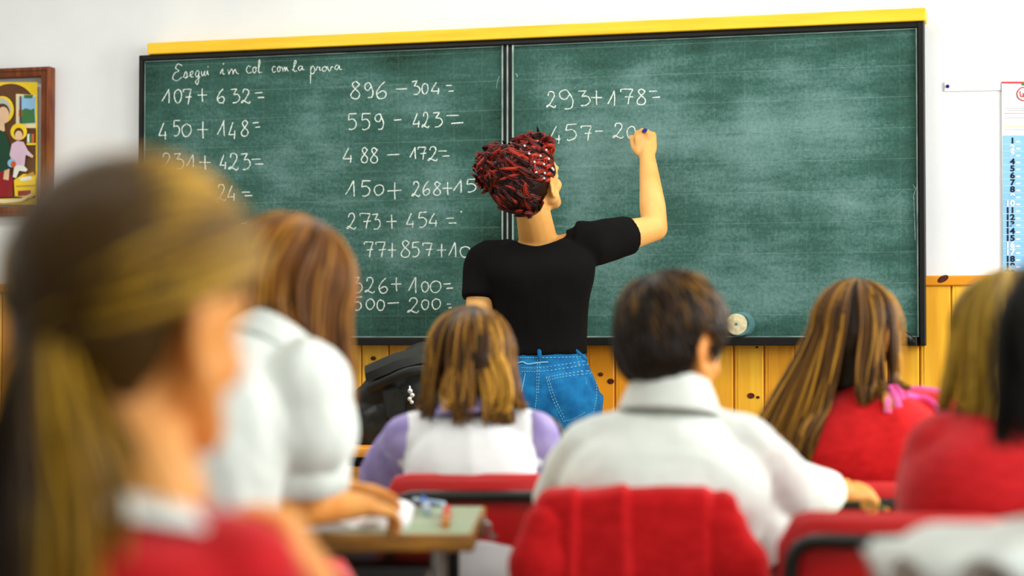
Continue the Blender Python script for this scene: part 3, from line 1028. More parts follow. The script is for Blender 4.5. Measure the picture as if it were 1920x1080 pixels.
def chair(loc, rot, label, w=.37, top=.745, hgt=.185, group='red classroom chairs'):
    """local frame: front (towards the desk) is +Y; the backrest's rear face is at y = 0"""
    root = local_thing('classroom_chair', loc, rot, label, 'chair', group)
    def back(bm):
        n, r = 14, .05
        cols = []
        for i in range(n + 1):
            x = -w / 2 + w * i / n
            e = w / 2 - abs(x)
            dz = r - math.sqrt(max(0, r * r - (r - e) ** 2)) if e < r else 0
            bow = .03 * (1 - (2 * x / w) ** 2)
            cols.append((x, bow, dz))
        rows = []
        for x, bow, dz in cols:
            ring = [V((x, -.0 - bow * .6, top - hgt + dz * .6)), V((x, -.004 - bow * .6, top - hgt + .01 + dz * .6))]
            ring += [V((x, -.004 - bow * .6, top - .02 - dz)), V((x, .0 - bow * .6, top - .004 - dz)), V((x, .007 - bow * .6, top - dz)), V((x, .012 - bow * .6, top - .004 - dz))]
            ring += [V((x, .014 - bow * .6, top - .02 - dz)), V((x, .014 - bow * .6, top - hgt + .01 + dz * .6)), V((x, .009 - bow * .6, top - hgt + dz * .6))]
            rows.append(ring)
        skin_rings(bm, rows)
    simple('backrest', back, m_red, root, sharp=50)
    def seat(bm):
        box(bm, (-w / 2, .03, .405), (w / 2, .03 + .36, .42), .02, seg=3)
    simple('seat', seat, m_red, root)
    tz = top - .042
    def fr(bm):
        h = w / 2 - .022
        pts = rounded([(-h, .02, .395), (-h, -.016, .55), (-h, -.022, tz - .0), (h, -.022, tz), (h, -.016, .55), (h, .02, .395)], .05, 7)
        pts = [p + V((0, -.016 * (1 - (p.x / h) ** 2) if p.z > tz - .03 else 0, 0)) for p in pts]
        tube(bm, pts, .0115, 12)
        for s in (-1, 1):
            tube(bm, [(s * h, .02, .395), (s * h, .37, .395)], .011, 10)
    simple('back_tube', fr, m_tube, root)
    for s in (-1, 1):
        simple('leg', lambda bm: tube(bm, [(s * (w / 2 - .022), .02, .4), (s * (w / 2 - .005), -.05, .0)], .011, 10), m_tube, root)
        simple('leg', lambda bm: tube(bm, [(s * (w / 2 - .022), .36, .4), (s * (w / 2 - .005), .4, .0)], .011, 10), m_tube, root)
    simple('crossbar', lambda bm: tube(bm, [(-(w / 2 - .01), .385, .12), (w / 2 - .01, .385, .12)], .008, 8), m_tube, root)
    return root

def desk(loc, rot, label, w, d, h, mtop=None, hook=None, group='pupil desks', tray_w=None):
    """local frame: origin on the floor under the middle of the near edge; +Y away from the pupil"""
    root = local_thing('school_desk', loc, rot, label, 'desk', group)
    simple('desktop', lambda bm: box(bm, (-w / 2 + .004, .012, h - .012), (w / 2 - .004, d - .004, h), .003), mtop or m_desk, root)
    def edge(bm):
        box(bm, (-w / 2, 0, h - .03), (w / 2, .014, h - .001), .004)
        box(bm, (-w / 2, d - .01, h - .03), (w / 2, d, h - .001), .004)
        box(bm, (-w / 2, .012, h - .03), (-w / 2 + .01, d - .008, h - .0005), .003)
        box(bm, (w / 2 - .01, .012, h - .03), (w / 2, d - .008, h - .0005), .003)
        box(bm, (-w / 2 + .008, .012, h - .029), (w / 2 - .008, d - .008, h - .013))
    simple('edge_band', edge, m_deskwood, root)
    tw = tray_w or w - .16
    simple('book_tray', lambda bm: (box(bm, (-tw / 2, .05, h - .082), (tw / 2, d - .05, h - .070), .003), box(bm, (-tw / 2, .04, h - .1), (tw / 2, .052, h - .060), .003)), m_tube, root)
    for sx in (-1, 1):
        for y in (.06, d - .06):
            simple('leg', lambda bm: tube(bm, [(sx * (w / 2 - .06), y, h - .03), (sx * (w / 2 - .06), y, 0)], .0135, 14), m_chrome if y < .1 else m_tube, root)
        simple('side_rail', lambda bm: box(bm, (sx * (w / 2 - .06) - .012, .05, h - .05), (sx * (w / 2 - .06) + .012, d - .05, h - .028), .003), m_tube, root)
        simple('foot_rail', lambda bm: tube(bm, [(sx * (w / 2 - .06), .06, .1), (sx * (w / 2 - .06), d - .06, .1)], .01, 10), m_tube, root)
    def hookf(bm):
        q = V((w / 2, d * .72, h - .03))
        tube(bm, rounded([q + V((0, 0, .01)), q + V((.012, 0, .012)), q + V((.013, 0, -.012)), q + V((.02, 0, -.016)), q + V((.023, 0, -.008))], .006), .0032, 8)
        box(bm, q + V((-.002, -.014, -.016)), q + V((.005, .014, .022)), .002)
    simple('bag_hook', hookf, m_chrome, root)
    return root

# ------------------------------------------------------------------ people
def rot(yaw, pitch=0.0, roll=0.0):          # face direction: yaw to the right of +Y, pitch up, roll towards the right shoulder
    r = math.radians
    return (Matrix.Rotation(-r(yaw), 3, 'Z') @ Matrix.Rotation(r(pitch), 3, 'X') @ Matrix.Rotation(r(roll), 3, 'Y'))

def add_head(b, C, R, s, neck, nr=.05):
    """cranium, face, nose, brow, lips, chin and ears grown into the body; C is the middle of the cranium, +Y of R the face"""
    def L(x, y, z): return C + R @ (V((x, y, z)) * s)
    b.ell(C, V((.074, .094, .088)) * s, R)
    b.ell(L(0, .03, -.045), V((.062, .062, .076)) * s, R)
    b.ell(L(0, .058, -.098), V((.036, .030, .026)) * s, R)
    for sx in (-1, 1):
        b.cap(L(sx * .058, .005, -.062), L(sx * .028, .066, -.1), .024 * s, .02 * s)
        b.ell(L(sx * .036, .066, -.046), V((.022, .02, .022)) * s, R)
        b.cap(L(sx * .014, .088, .006), L(sx * .046, .076, .004), .009 * s, .007 * s)
        # ear: shallow dish, rim and lobe
        e = lambda y, z, o=0: L(sx * (.076 + .010 * (-(y + .012) / .03) + o), y, z)
        b.ell(e(-.014, -.028), V((.008, .021, .032)) * s, R @ Matrix.Rotation(sx * .35, 3, 'Z'))
        rim = [(.005, -.010), (.0, .004), (-.014, .012), (-.03, .006), (-.038, -.014), (-.034, -.036), (-.02, -.054), (-.004, -.058)]
        b.chain([e(y, z, .004) for y, z in rim], [.0042 * s] * 6 + [.0055 * s, .0065 * s])
    b.cap(L(0, .088, -.008), L(0, .106, -.05), .008 * s, .011 * s)
    for sx in (-1, 1): b.ell(L(sx * .011, .096, -.053), V((.008, .008, .007)) * s, R)
    b.cap(L(-.017, .083, -.078), L(.017, .083, -.078), .0065 * s)
    b.cap(L(-.014, .083, -.087), L(.014, .083, -.087), .007 * s)
    b.chain([L(0, -.025, -.04), L(0, -.018, -.085).lerp(neck, .25), neck], [nr * 1.05, nr, nr * 1.12])

def eyes(root, origin, C, R, s):
    for sx in (-1, 1):
        bm = bmesh.new()
        q = C + R @ (V((sx * .031, .078, -.022)) * s)
        bmesh.ops.create_uvsphere(bm, u_segments=14, v_segments=10, radius=.012 * s, matrix=Matrix.Translation(q))
        n0 = len(bm.faces)
        bmesh.ops.create_uvsphere(bm, u_segments=10, v_segments=8, radius=.006 * s, matrix=Matrix.Translation(q + R @ V((0, .0075 * s, 0))))
        bm.faces.ensure_lookup_table()
        for f in bm.faces[n0:]: f.material_index = 1
        link('eye', bm_mesh(bm, 'eye'), [m_eye, m_iris], root, origin)

def add_hand(b, wrist, d, dorsal, side, s=1.0, curl=(.35, .5, .4), thumb=(.6, .7, -.2), tcurl=.35, spread=.06):
    """palm, five fingers; side +1 puts the thumb on d x dorsal"""
    d = d.normalized()
    n = (dorsal - d * dorsal.dot(d)).normalized()
    t = d.cross(n) * side
    Rm = Matrix((t, d, n)).transposed()
    b.ell(wrist + d * .045 * s, V((.036, .056, .0155)) * s, Rm)
    b.ell(wrist + d * .068 * s + n * .001, V((.038, .026, .013)) * s, Rm)
    b.cap(wrist - d * .02 * s, wrist + d * .02 * s, .024 * s, .024 * s)
    for i, (off, ln) in enumerate(((.027, .072), (.009, .081), (-.009, .074), (-.026, .058))):
        p = wrist + d * (.082 - abs(i - 1) * .005) * s + t * off * s
        dd = (d + t * spread * (1.5 - i)).normalized()
        a = 0.0
        pts, rr = [p - dd * .02 * s, p], [.0092 * s, .0092 * s]
        for j, fr in enumerate((.45, .31, .24)):
            a += curl[j] * (1 + .06 * i)
            q = dd * math.cos(a) - n * math.sin(a)
            p = p + q * ln * fr * s
            pts.append(p)
            rr.append((.0088, .0082, .0072)[j] * s)
        b.chain(pts, rr)
    p = wrist + d * .022 * s + t * .024 * s
    td = (d * thumb[0] + t * thumb[1] + n * thumb[2]).normalized()
    q = p + td * .042 * s
    td2 = (td * math.cos(tcurl) + (d - t * .3 - n * .3).normalized() * math.sin(tcurl)).normalized()
    r2 = q + td2 * .032 * s
    r3 = r2 + (td2 + d * .3).normalized() * .024 * s
    b.chain([p, q, r2, r3], [.015 * s, .0115 * s, .0098 * s, .0082 * s])

def torso(b, pel, nk, lat, k=1.0, fat=0.0, hips=.13, waist=.112, chest=.13, deep=.09, sh=.115, lean=.02, top=True):
    """lofted trunk from pelvis to the base of the neck"""
    up = (nk - pel).normalized()
    fr = up.cross(lat).normalized()
    lt = fr.cross(up).normalized()
    def c(t, o): return pel.lerp(nk, t) - fr * o
    st = [(c(-.14, 0), lt, fr, (hips * .8 + fat) * k, (deep * .95 + fat) * k), (c(.04, 0), lt, fr, (hips + fat) * k, (deep * 1.05 + fat) * k),
          (c(.32, -.0), lt, fr, (waist + fat) * k, (deep * .88 + fat) * k), (c(.62, lean), lt, fr, (chest + fat) * k, (deep * 1.0 + fat) * k),
          (c(.80, lean), lt, fr, (sh + fat) * k, (deep * .82 + fat) * k), (c(.93, lean * .6), lt, fr, (sh * .62 + fat) * k, (deep * .6 + fat) * k)]
    if top: st.append((c(1.0, 0), lt, fr, (sh * .4 + fat) * k, (deep * .5 + fat) * k))
    b.loft(st)
    return up, fr, lt

def seated_legs(b, pel, lat, k=1.0, fat=0.0, shoe=False, seat=.42):
    fr = V((0, 0, 1)).cross(lat); fr.z = 0; fr.normalize()
    lt = V((lat.x, lat.y, 0)).normalized()
    out = []
    for s in (-1, 1):
        h = pel + lt * s * .07 * k - V((0, 0, .02))
        kn = h + fr * .34 * k + lt * s * .02
        kn.z = h.z
        an = kn + fr * .02; an.z = .07
        b.chain([h, h.lerp(kn, .5), kn], [.07 * k + fat, .062 * k + fat, .05 * k + fat])
        b.chain([kn, kn.lerp(an, .35), an], [.05 * k + fat, .046 * k + fat, .03 * k + fat])
        out.append((an, fr))
    return out

def shoes(root, origin, feet, k=1.0):
    for an, fr in feet:
        b = Blob()
        t = V((an.x, an.y, .035))
        b.chain([t - fr * .04 * k, t + fr * .05 * k, t + fr * .14 * k - V((0, 0, .006))], [.034 * k, .034 * k, .028 * k])
        b.cap(t, t + V((0, 0, .05)), .034 * k, .032 * k)
        b.build('shoe', m_shoe, root, origin, .008, 4)

def sleeve(b, pts, rads, n=20): b.tube(catmull(pts, 4), [r for r in [x.x for x in catmull([V((r, 0, 0)) for r in rads], 4)]], n)

def collar(root, origin, nk, up, fr, lt, a, bb, h, m, tilt=.25, name='collar', th=.004, drop=.0):
    """a standing, folded-over shirt collar round the neck"""
    bm = bmesh.new()
    n = 40
    rows = []
    prof = [(-.002, -.02), (.004, h * .6), (.003, h), (-.004, h * 1.06), (-.012, h * .8), (-.034, -.012 - drop), (-.031, -.016 - drop), (-.012, h * .3), (-.001, h * .85)]
    rings = []
    for i in range(n + 1):
        an = math.radians(90 + 14 + (360 - 28) * i / n)
        rad = lt * math.cos(an) + fr * math.sin(an)
        base = nk + lt * a * math.cos(an) + fr * bb * math.sin(an) - up * tilt * bb * (math.sin(an) + .3)
        rings.append([base - rad * x + up * z for x, z in prof])
    skin_rings(bm, rings)
    me = bm_mesh(bm, name)
    o = link(name, me, m, root, origin)
    sd = o.modifiers.new('s', 'SUBSURF')
    sd.levels = sd.render_levels = 1
    return o

def head_frame_hair(C, R, s): return lambda x, y, z: C + R @ (V((x, y, z)) * s)

PEOPLE = {}

def child(label, C, R, hs, nk, pel, shL, shR, elL, elR, wrL, wrR, hdL, hdR, dorL, dorR, ksc=1.0, skin=None, chest=.13, group='pupils at their desks', hand_s=.74,
          hands=((.35, .5, .4), (.35, .5, .4)), voxel=.0055, neckr=.042, arm_r=(.038, .032, .029, .021), legs=True):
    """a seated pupil: the empty, the continuous skin body and the frame of the trunk"""
    root = empty('person', (pel.x, pel.y, 0), label, 'person', group)
    origin = root.location.copy()
    lat = (shR - shL).normalized()
    b = Blob()
    up, fr, lt = torso(b, pel, nk, lat, ksc, -.012, chest=chest)
    add_head(b, C, R, hs, nk, neckr)
    for sh, el, wr, hd, dr, side, cu in ((shL, elL, wrL, hdL, dorL, 1, hands[0]), (shR, elR, wrR, hdR, dorR, -1, hands[1])):
        b.cap(nk - up * .03, sh, .034, arm_r[0])
        b.chain([sh, sh.lerp(el, .5), el], [arm_r[0], arm_r[0] * .95, arm_r[1]])
        b.chain([el, el.lerp(wr, .3), wr], [arm_r[1], arm_r[2] * 1.02, arm_r[3]])
        add_hand(b, wr, hd, dr, side, hand_s, cu)
    feet = seated_legs(b, pel, lat, ksc) if legs else []
    b.build('body', skin or m_skin2, root, origin, voxel, 4)
    eyes(root, origin, C, R, hs)
    return dict(root=root, o=origin, up=up, fr=fr, lt=lt, lat=lat, feet=feet, pel=pel, nk=nk, C=C, R=R, hs=hs)

def trousers(k, m=None, name='trousers', fat=.014, ksc=1.0):
    b = Blob()
    seated_legs(b, k['pel'], k['lat'], ksc, fat)
    b.ell(k['pel'] - V((0, 0, .01)), (.135 * ksc, .12 * ksc, .085 * ksc), Matrix((k['lt'], V((0, 0, 1)).cross(k['lt']), V((0, 0, 1)))).transposed())
    b.build(name, m or m_navy, k['root'], k['o'], .011, 5)
    shoes(k['root'], k['o'], k['feet'])

def skull_cap(C, R, s, grow=.006, back=-.012, low=-.02, nape=0.0):
    b = Blob()
    if nape: b.ell(C + R @ V((0, -.045 * s, -.085 * s)), V((.066 * s, .03 * s, nape)), R)
    b.ell(C + R @ V((0, back * s, .006)), V((.078 * s + grow, .088 * s + grow, .09 * s + grow)), R)
    b.ell(C + R @ V((0, back * s - .02 * s, low * s)), V((.068 * s + grow, .07 * s + grow, .07 * s + grow)), R)
    return b

UPV = V((0, 0, 1))

def trim(me, C, R, s, ears=True):
    """open the dense hair over the face and, for short hair, round the ears"""
    bm = bmesh.new(); bm.from_mesh(me)
    Ri = R.inverted()
    kill = []
    for v in bm.verts:
        q = Ri @ (v.co - C) / s
        if (q.y > .052 and q.z < .05) or (q.y > .02 and q.z < .0) or (ears and abs(q.x) > .04 and q.y > -.036 and q.z < .002) or (ears and q.z < -.088):
            kill.append(v)
    bmesh.ops.delete(bm, geom=kill, context='VERTS')
    bm.to_mesh(me); bm.free()
    return me

# ---------------------------------------------------------------- the teacher at the board
def teacher():
    Y = 5.6
    C = P(996, 330, 5.52)
    R = rot(34, 20, 4)
    s = 1.0
    nk = P(1008, 446, Y + .03)
    shL, shR = P(912, 494, Y + .02), P(1112, 457, Y + .03)
    elR, wrR = P(1228, 428, Y + .20), P(1214, 296, Y + .345)
    elL, wrL = P(893, 640, Y - .03), P(950, 676, Y - .04)
    pel = P(1016, 735, Y + .02)
    root = empty('person', (pel.x, pel.y, 0), 'teacher in a black t-shirt and blue jeans writing on the blackboard with raised right arm', 'person')
    o = root.location.copy()
    lat = V((1, -.03, 0)).normalized()
    b = Blob()
    up, fr, lt = torso(b, pel, nk, lat, 1.0, -.012, hips=.17, waist=.128, chest=.145, deep=.105, sh=.13, lean=.02)
    add_head(b, C, R, s, nk, .052)
    b.cap(nk - up * .045, shL, .042, .046)
    b.cap(nk - up * .045, shR, .042, .046)
    b.chain([shR, shR.lerp(elR, .5), elR], [.05, .05, .04])
    b.chain([elR, elR.lerp(wrR, .3), wrR], [.04, .042, .026])
    b.chain([shL, shL.lerp(elL, .5), elL], [.05, .047, .036])
    b.chain([elL, elL.lerp(wrL, .35), wrL], [.036, .038, .026])
    # right hand grips the chalk holder: fingers closed, thumb against the index finger
    hd = (P(1207, 226, Y + .385) - wrR).normalized()
    add_hand(b, wrR, hd, V((-.15, -1, .3)), -1, 1.0, (.7, .95, .7), (.75, .4, -.6), .6, .0)
    add_hand(b, wrL, V((.75, -.1, .3)), V((-.25, -1, .1)), 1, .92, (.5, .6, .5), (.4, .8, -.1))
    legs = []
    for sx in (-1, 1):
        h = pel + lt * sx * .088 - V((0, 0, .05))
        kn = h + V((sx * .0, .03, -.36)); an = kn + V((0, -.0, -.36)); an.z = .08
        b.chain([h, h.lerp(kn, .5), kn], [.085, .072, .054])
        b.chain([kn, kn.lerp(an, .3), an], [.054, .054, .036])
        legs.append((h, kn, an))
    b.build('body', m_skin, root, o, .0055, 3)
    eyes(root, o, C, R, s)
    # t-shirt
    t = Blob()
    torso_top = nk - up * .052
    wst = P(1014, 655, Y + .02)
    def c(tt, off): return wst.lerp(nk, tt) - fr * off
    t.loft([(c(-.06, .0), lt, fr, .138, .116), (c(.1, .005), lt, fr, .138, .112), (c(.4, .02), lt, fr, .148, .115), (c(.66, .035), lt, fr, .168, .12), (c(.82, .03), lt, fr, .163, .105), (c(.93, .02), lt, fr, .125, .085), (c(.975, .01), lt, fr, .085, .07)])
    t.cap(nk - up * .05 + lt * .03, shR, .055, .062)
    t.cap(nk - up * .05 - lt * .03, shL, .055, .062)
    sR = shR.lerp(elR, .56)
    sleeve(t, [shR - lt * .05, shR, shR.lerp(elR, .3), sR], [.07, .068, .064, .06])
    sL = shL.lerp(elL, .47)
    sleeve(t, [shL + lt * .05, shL, shL.lerp(elL, .3), sL], [.07, .066, .064, .062])
    me = t.mesh(.007, 5)
    # neckline: cut the cloth away above a tilted ring round the neck
    bm = bmesh.new(); bm.from_mesh(me)
    ncut = nk + fr * .0 - up * .0
    nn = (up * .93 - fr * .1).normalized()
    kill = []
    for v in bm.verts:
        q = v.co - nk
        x, y, z = q.dot(lt), q.dot(fr), q.dot(up)
        if z > -.030 - .25 * max(0, y) + 4.2 * x * x and x * x + (y * .6) ** 2 < .086 ** 2:
            kill.append(v)
    bmesh.ops.delete(bm, geom=kill, context='VERTS')
    rim = [e for e in bm.edges if e.is_boundary]
    for _ in range(6):
        nv = {}
        for e in rim:
            for v in e.verts:
                nv.setdefault(v, []).append(e.other_vert(v).co.copy())
        for v, l in nv.items():
            if len(l) == 2: v.co = v.co * .5 + (l[0] + l[1]) * .25
    bm.to_mesh(me); bm.free()
    f = folds(.0035, 9, (1, 1, .6), 2.0)
    nrm = [v.normal.copy() for v in me.vertices]
    for v, n in zip(me.vertices, nrm): v.co += n * (f(v.co, n))
    tee = link('t_shirt', me, m_tee, root, o)
    sd = tee.modifiers.new('thick', 'SOLIDIFY'); sd.thickness = .004; sd.offset = -1
    # jeans
    j = Blob()
    up2 = V((0, 0, 1))
    wb = P(1012, 650, Y + .02)
    j.loft([(wb + V((0, 0, .012)), lat, fr, .132, .108), (wb - V((0, 0, .045)), lat, fr, .142, .116), (wb - V((0, 0, .11)), lat, fr, .17, .135), (wb - V((0, -.0, .17)), lat, fr, .186, .142), (wb - V((0, 0, .23)), lat, fr, .185, .132), (wb - V((0, 0, .28)), lat, fr, .172, .11)], p=2.35)
    for sx, (h, kn, an) in zip((-1, 1), legs):
        j.ell(wb + lat * sx * .075 - fr * .062 - V((0, 0, .185)), (.078, .07, .085))
        h2 = h - V((0, 0, .06))
        j.tube(catmull([h + V((0, 0, .04)), h2, h2.lerp(kn, .5), kn, kn.lerp(an, .5), an + V((0, 0, -.03))], 4), [.1 - .04 * (i / 20) ** .7 for i in range(21)], 22)
    jm = j.build('jeans', m_denim, root, o, .007, 5, folds(.0025, 12, (1, 1, 1.5), 5))
    tr = bvh(jm)
    def on_jeans(px, py, off=.0012):
        d = ray(px, py)
        hit = tr.ray_cast(CP, d)
        if hit[0] is None:
            loc, n, _, _ = tr.find_nearest(P(px, py, Y - .1))
            return loc + n * off
        return hit[0] + hit[1] * off
    def stitchline(bm, pts, r=.0011, dash=True):
        p = catmull([V((x, y, 0)) for x, y in pts], 14)
        q = [on_jeans(v.x, v.y) for v in p]
        if not dash:
            tube(bm, q, r, 5); return
        for i in range(0, len(q) - 1):
            if i % 2 == 0: tube(bm, [q[i], q[i].lerp(q[i + 1], .5), q[i + 1]], r, 5)
    def stitches(bm):
        for L_ in ([(975, 671), (1010, 671), (1060, 670), (1104, 668)], [(978, 690), (1012, 690), (1060, 683), (1112, 674)], [(978, 697), (1012, 697), (1062, 690), (1114, 681)],
                   [(1009, 654), (1007, 700), (1006, 740), (1002, 775)], [(1014, 654), (1011, 700), (1009, 740)],
                   [(1024, 708), (1036, 748), (1056, 790)], [(1028, 708), (1040, 746), (1059, 786)], [(1024, 708), (1060, 701), (1112, 694)], [(1026, 713), (1060, 706), (1112, 699)],
                   [(1116, 700), (1118, 740), (1112, 775)], [(1056, 790), (1075, 785), (1098, 772)], [(985, 700), (978, 735)]):
            stitchline(bm, L_)
        stitchline(bm, [(966, 682), (980, 679), (990, 683), (1010, 680), (1028, 679)], .0022, False)
    simple('seam_stitching', stitches, m_stitch, root, o)
    def loops(bm):
        for x in (1011, 1097):
            a, c_ = on_jeans(x, 653, .004), on_jeans(x + 1, 676, .004)
            tube(bm, [a, a.lerp(c_, .5) + V((0, -.004, 0)), c_], .006, 8, 0, .4, V((0, 1, 0)))
    simple('belt_loop', loops, m_denim, root, o)
    # back pocket
    def pocket(bm):
        cor = [(1024, 708), (1112, 695), (1116, 765), (1097, 775), (1058, 790), (1036, 748)]
        n = 7
        grid = []
        A, B, Cc, D = (1024, 708), (1112, 695), (1112, 768), (1056, 792)
        for i in range(n + 1):
            row = []
            for k in range(n + 1):
                u, v = k / n, i / n
                l = (A[0] + (D[0] - A[0]) * v, A[1] + (D[1] - A[1]) * v)
                r = (B[0] + (Cc[0] - B[0]) * v, B[1] + (Cc[1] - B[1]) * v)
                row.append(bm.verts.new(on_jeans(l[0] + (r[0] - l[0]) * u, l[1] + (r[1] - l[1]) * u, .0014 if 0 < i < n and 0 < k < n else -.001)))
            grid.append(row)
        for i in range(n):
            for k in range(n):
                bm.faces.new((grid[i][k], grid[i][k + 1], grid[i + 1][k + 1], grid[i + 1][k]))
    simple('back_pocket', pocket, m_denim, root, o)
    shoes(root, o, [(an, V((0, 1, 0))) for _, _, an in legs], 1.15)
    # ---- hair: thick swirling maroon locks piled up at the back, twisted rows with beads on the right side
    rnd = random.Random(11)
    HC = P(968, 330, 5.51)
    base = Blob()
    base.ell(C + R @ V((0, -.022, .008)), (.085, .095, .095), R)
    base.ell(P(950, 322, 5.5), (.078, .085, .078))
    base.ell(P(968, 352, 5.49), (.07, .075, .075))
    base.ell(P(990, 380, 5.5), (.045, .05, .042))
    base.ell(P(1002, 284, 5.54), (.04, .06, .04))
    bme = base.mesh(.007, 5)
    bm = bmesh.new(); bm.from_mesh(bme)
    Ri = R.inverted()
    def near_ear(p):
        q = Ri @ (p - C)
        return q.x > .046 and q.y > -.034 and -.075 < q.z < -.002
    bmesh.ops.delete(bm, geom=[v for v in bm.verts if near_ear(v.co)], context='VERTS')
    bm.to_mesh(bme); bm.free()
    tree_v = [v.co.copy() for v in bme.vertices]
    tree = BVHTree.FromPolygons(tree_v, [list(p.vertices) for p in bme.polygons])
    paths = []
    face = R @ V((0, 1, 0))
    right = R @ V((1, 0, 0))
    tries = 0
    tip = P(925, 305, 5.46)
    def lock(pts, wd, tn):                                # one curl made of several fine tapering strands
        ph = rnd.uniform(0, 6.3)
        for s_ in range(7):
            an0 = ph + s_ * .9
            q = []
            for k, p in enumerate(pts):
                f_ = k / (len(pts) - 1)
                d = (pts[min(k + 1, len(pts) - 1)] - pts[max(k - 1, 0)]).normalized()
                a_, b_ = frame_of(d)
                w_ = wd * (0 if s_ == 0 else 1) * (1 - .75 * f_ ** 2)
                q.append(p + (a_ * math.cos(an0 + f_ * 1.5) + b_ * math.sin(an0 + f_ * 1.5)) * w_)
            paths.append((q, rnd.uniform(.0014, .0024), max(0, min(1, tn + rnd.gauss(0, .16)))))
    while len(paths) < 3400 and tries < 20000:
        tries += 1
        d = V((rnd.gauss(0, 1), rnd.gauss(0, 1), rnd.gauss(0, 1))).normalized()
        loc, n, _, _ = tree.ray_cast(HC + d * .3, -d)
        if loc is None: continue
        rel = loc - C
        if rel.dot(face) > .045 and rel.dot(UPV) < .06: continue
        if rel.dot(face) > .0 and rel.dot(UPV) < -.0: continue
        if near_ear(loc): continue
        # comb towards the knot of locks at upper left, swirling
        g = (tip - loc); g -= n * g.dot(n)
        g = g.normalized() if g.length > 1e-4 else frame_of(n)[0]
        sw = n.cross(g) * rnd.uniform(-.9, .5)
        dv = (g + sw).normalized()
        L_ = rnd.uniform(.04, .085) * (1.0 if rel.z > -.04 else .7)
        pts = [loc - n * .006]
        lift = rnd.uniform(.05, .5)
        ns = 9
        ax = n
        tw = rnd.uniform(-1.3, 1.3)
        for i in range(ns):
            f_ = (i + 1) / ns
            dv2 = Quaternion(ax, tw * f_ * .9) @ dv
            dv2 = (dv2 + n * lift * (.6 - 1.25 * f_)).normalized()
            pts.append(pts[-1] + dv2 * L_ / ns)
        lock(pts, rnd.uniform(.004, .0085), rnd.random() ** 1.5)
    # spiky tuft at the left
    for i in range(26):
        p0 = P(rnd.uniform(905, 935), rnd.uniform(295, 345), 5.47)
        dv = (P(893, 318, 5.42) - p0).normalized() + V((rnd.gauss(0, .35), rnd.gauss(0, .3), rnd.gauss(0, .3)))
        pts = [p0 + dv * .03 * (k / 6) + V((0, 0, .008 * math.sin(k * .5))) for k in range(7)]
        lock(pts, rnd.uniform(.004, .0065), rnd.random())
    # raised bun at the top and the twisted rows
    for i in range(60):
        a = rnd.uniform(0, 6.28)
        p0 = P(1000 + 26 * math.cos(a), 283 + 16 * math.sin(a), 5.5 + rnd.uniform(-.02, .06))
        pts = [p0 + V((.02 * math.sin(k * .5 + a), -.006 * k * .3, .024 * math.sin(k * .33))) for k in range(8)]
        lock(pts, rnd.uniform(.005, .008), rnd.random())
    rows = [[(984, 268), (1002, 268), (1020, 272), (1032, 280)], [(986, 279), (1004, 281), (1022, 287), (1035, 297)], [(990, 292), (1008, 294), (1024, 299), (1036, 308)],
            [(1000, 306), (1012, 308), (1026, 312), (1036, 319)], [(1003, 322), (1014, 323), (1027, 326), (1037, 331)], [(1002, 334), (1014, 336), (1026, 337), (1036, 341)]]
    beads = [(982, 267), (1006, 271), (958, 271), (970, 271), (984, 279), (1020, 286), (991, 292), (1010, 296), (1024, 301), (1000, 306), (1016, 310), (1030, 317), (1003, 324), (1017, 325), (1032, 319), (1016, 334)]
    fulltree = tree
    def on_hair(px, py, off):
        h = fulltree.ray_cast(CP, ray(px, py).normalized())
        if h[0] is None:
            l, n, _, _ = fulltree.find_nearest(P(px, py, 5.5)); return l + n * off, n
        return h[0] + h[1] * off, h[1]
    for r_ in rows:
        pp = catmull([on_hair(x, y, .004)[0] for x, y in r_], 6)
        for st in range(3):
            q = []
            for k, p in enumerate(pp):
                d = (pp[min(k + 1, len(pp) - 1)] - pp[max(0, k - 1)]).normalized()
                a, bb = frame_of(d)
                an = k * .75 + st * 2.09
                q.append(p + (a * math.cos(an) + bb * math.sin(an)) * .0035)
            paths.append((q, .0052, .35 + .25 * st))
    hair = strands('hair', paths, h_red, root, o, sides=6)
    add_cap(hair, bme, .12)
    for x, y in beads:
            q, n = on_hair(x, y, .0105)
            bm = bmesh.new()
            bmesh.ops.create_uvsphere(bm, u_segments=10, v_segments=8, radius=.0036, matrix=Matrix.Translation(q))
            be = link('hair_bead', bm_mesh(bm, 'hair_bead'), m_pearl, None, None)
            be.data.transform(Matrix.Translation(-o))
            be.parent = hair
    # fine chain at the nape is not visible; chalk holder in the hand
    tipc = Wp(1199, 254, .002)
    tipw = WMAT @ tipc
    cap_end = P(1210, 244, Y + .325)
    d = (cap_end - tipw).normalized()
    ch = empty('chalk_holder', tipw, 'dark blue chalk holder gripped in the raised hand of the teacher', 'chalk holder')
    simple('holder', lambda bm: tube(bm, [tipw + d * .012, tipw + d * .02, cap_end - d * .004, cap_end], [.004, .0062, .0068, .005], 14), m_bluepl, ch, tipw)
    simple('chalk_stick', lambda bm: tube(bm, [tipw + d * .002, tipw + d * .022], [.0028, .0036], 10), m_chalk, ch, tipw)
teacher()

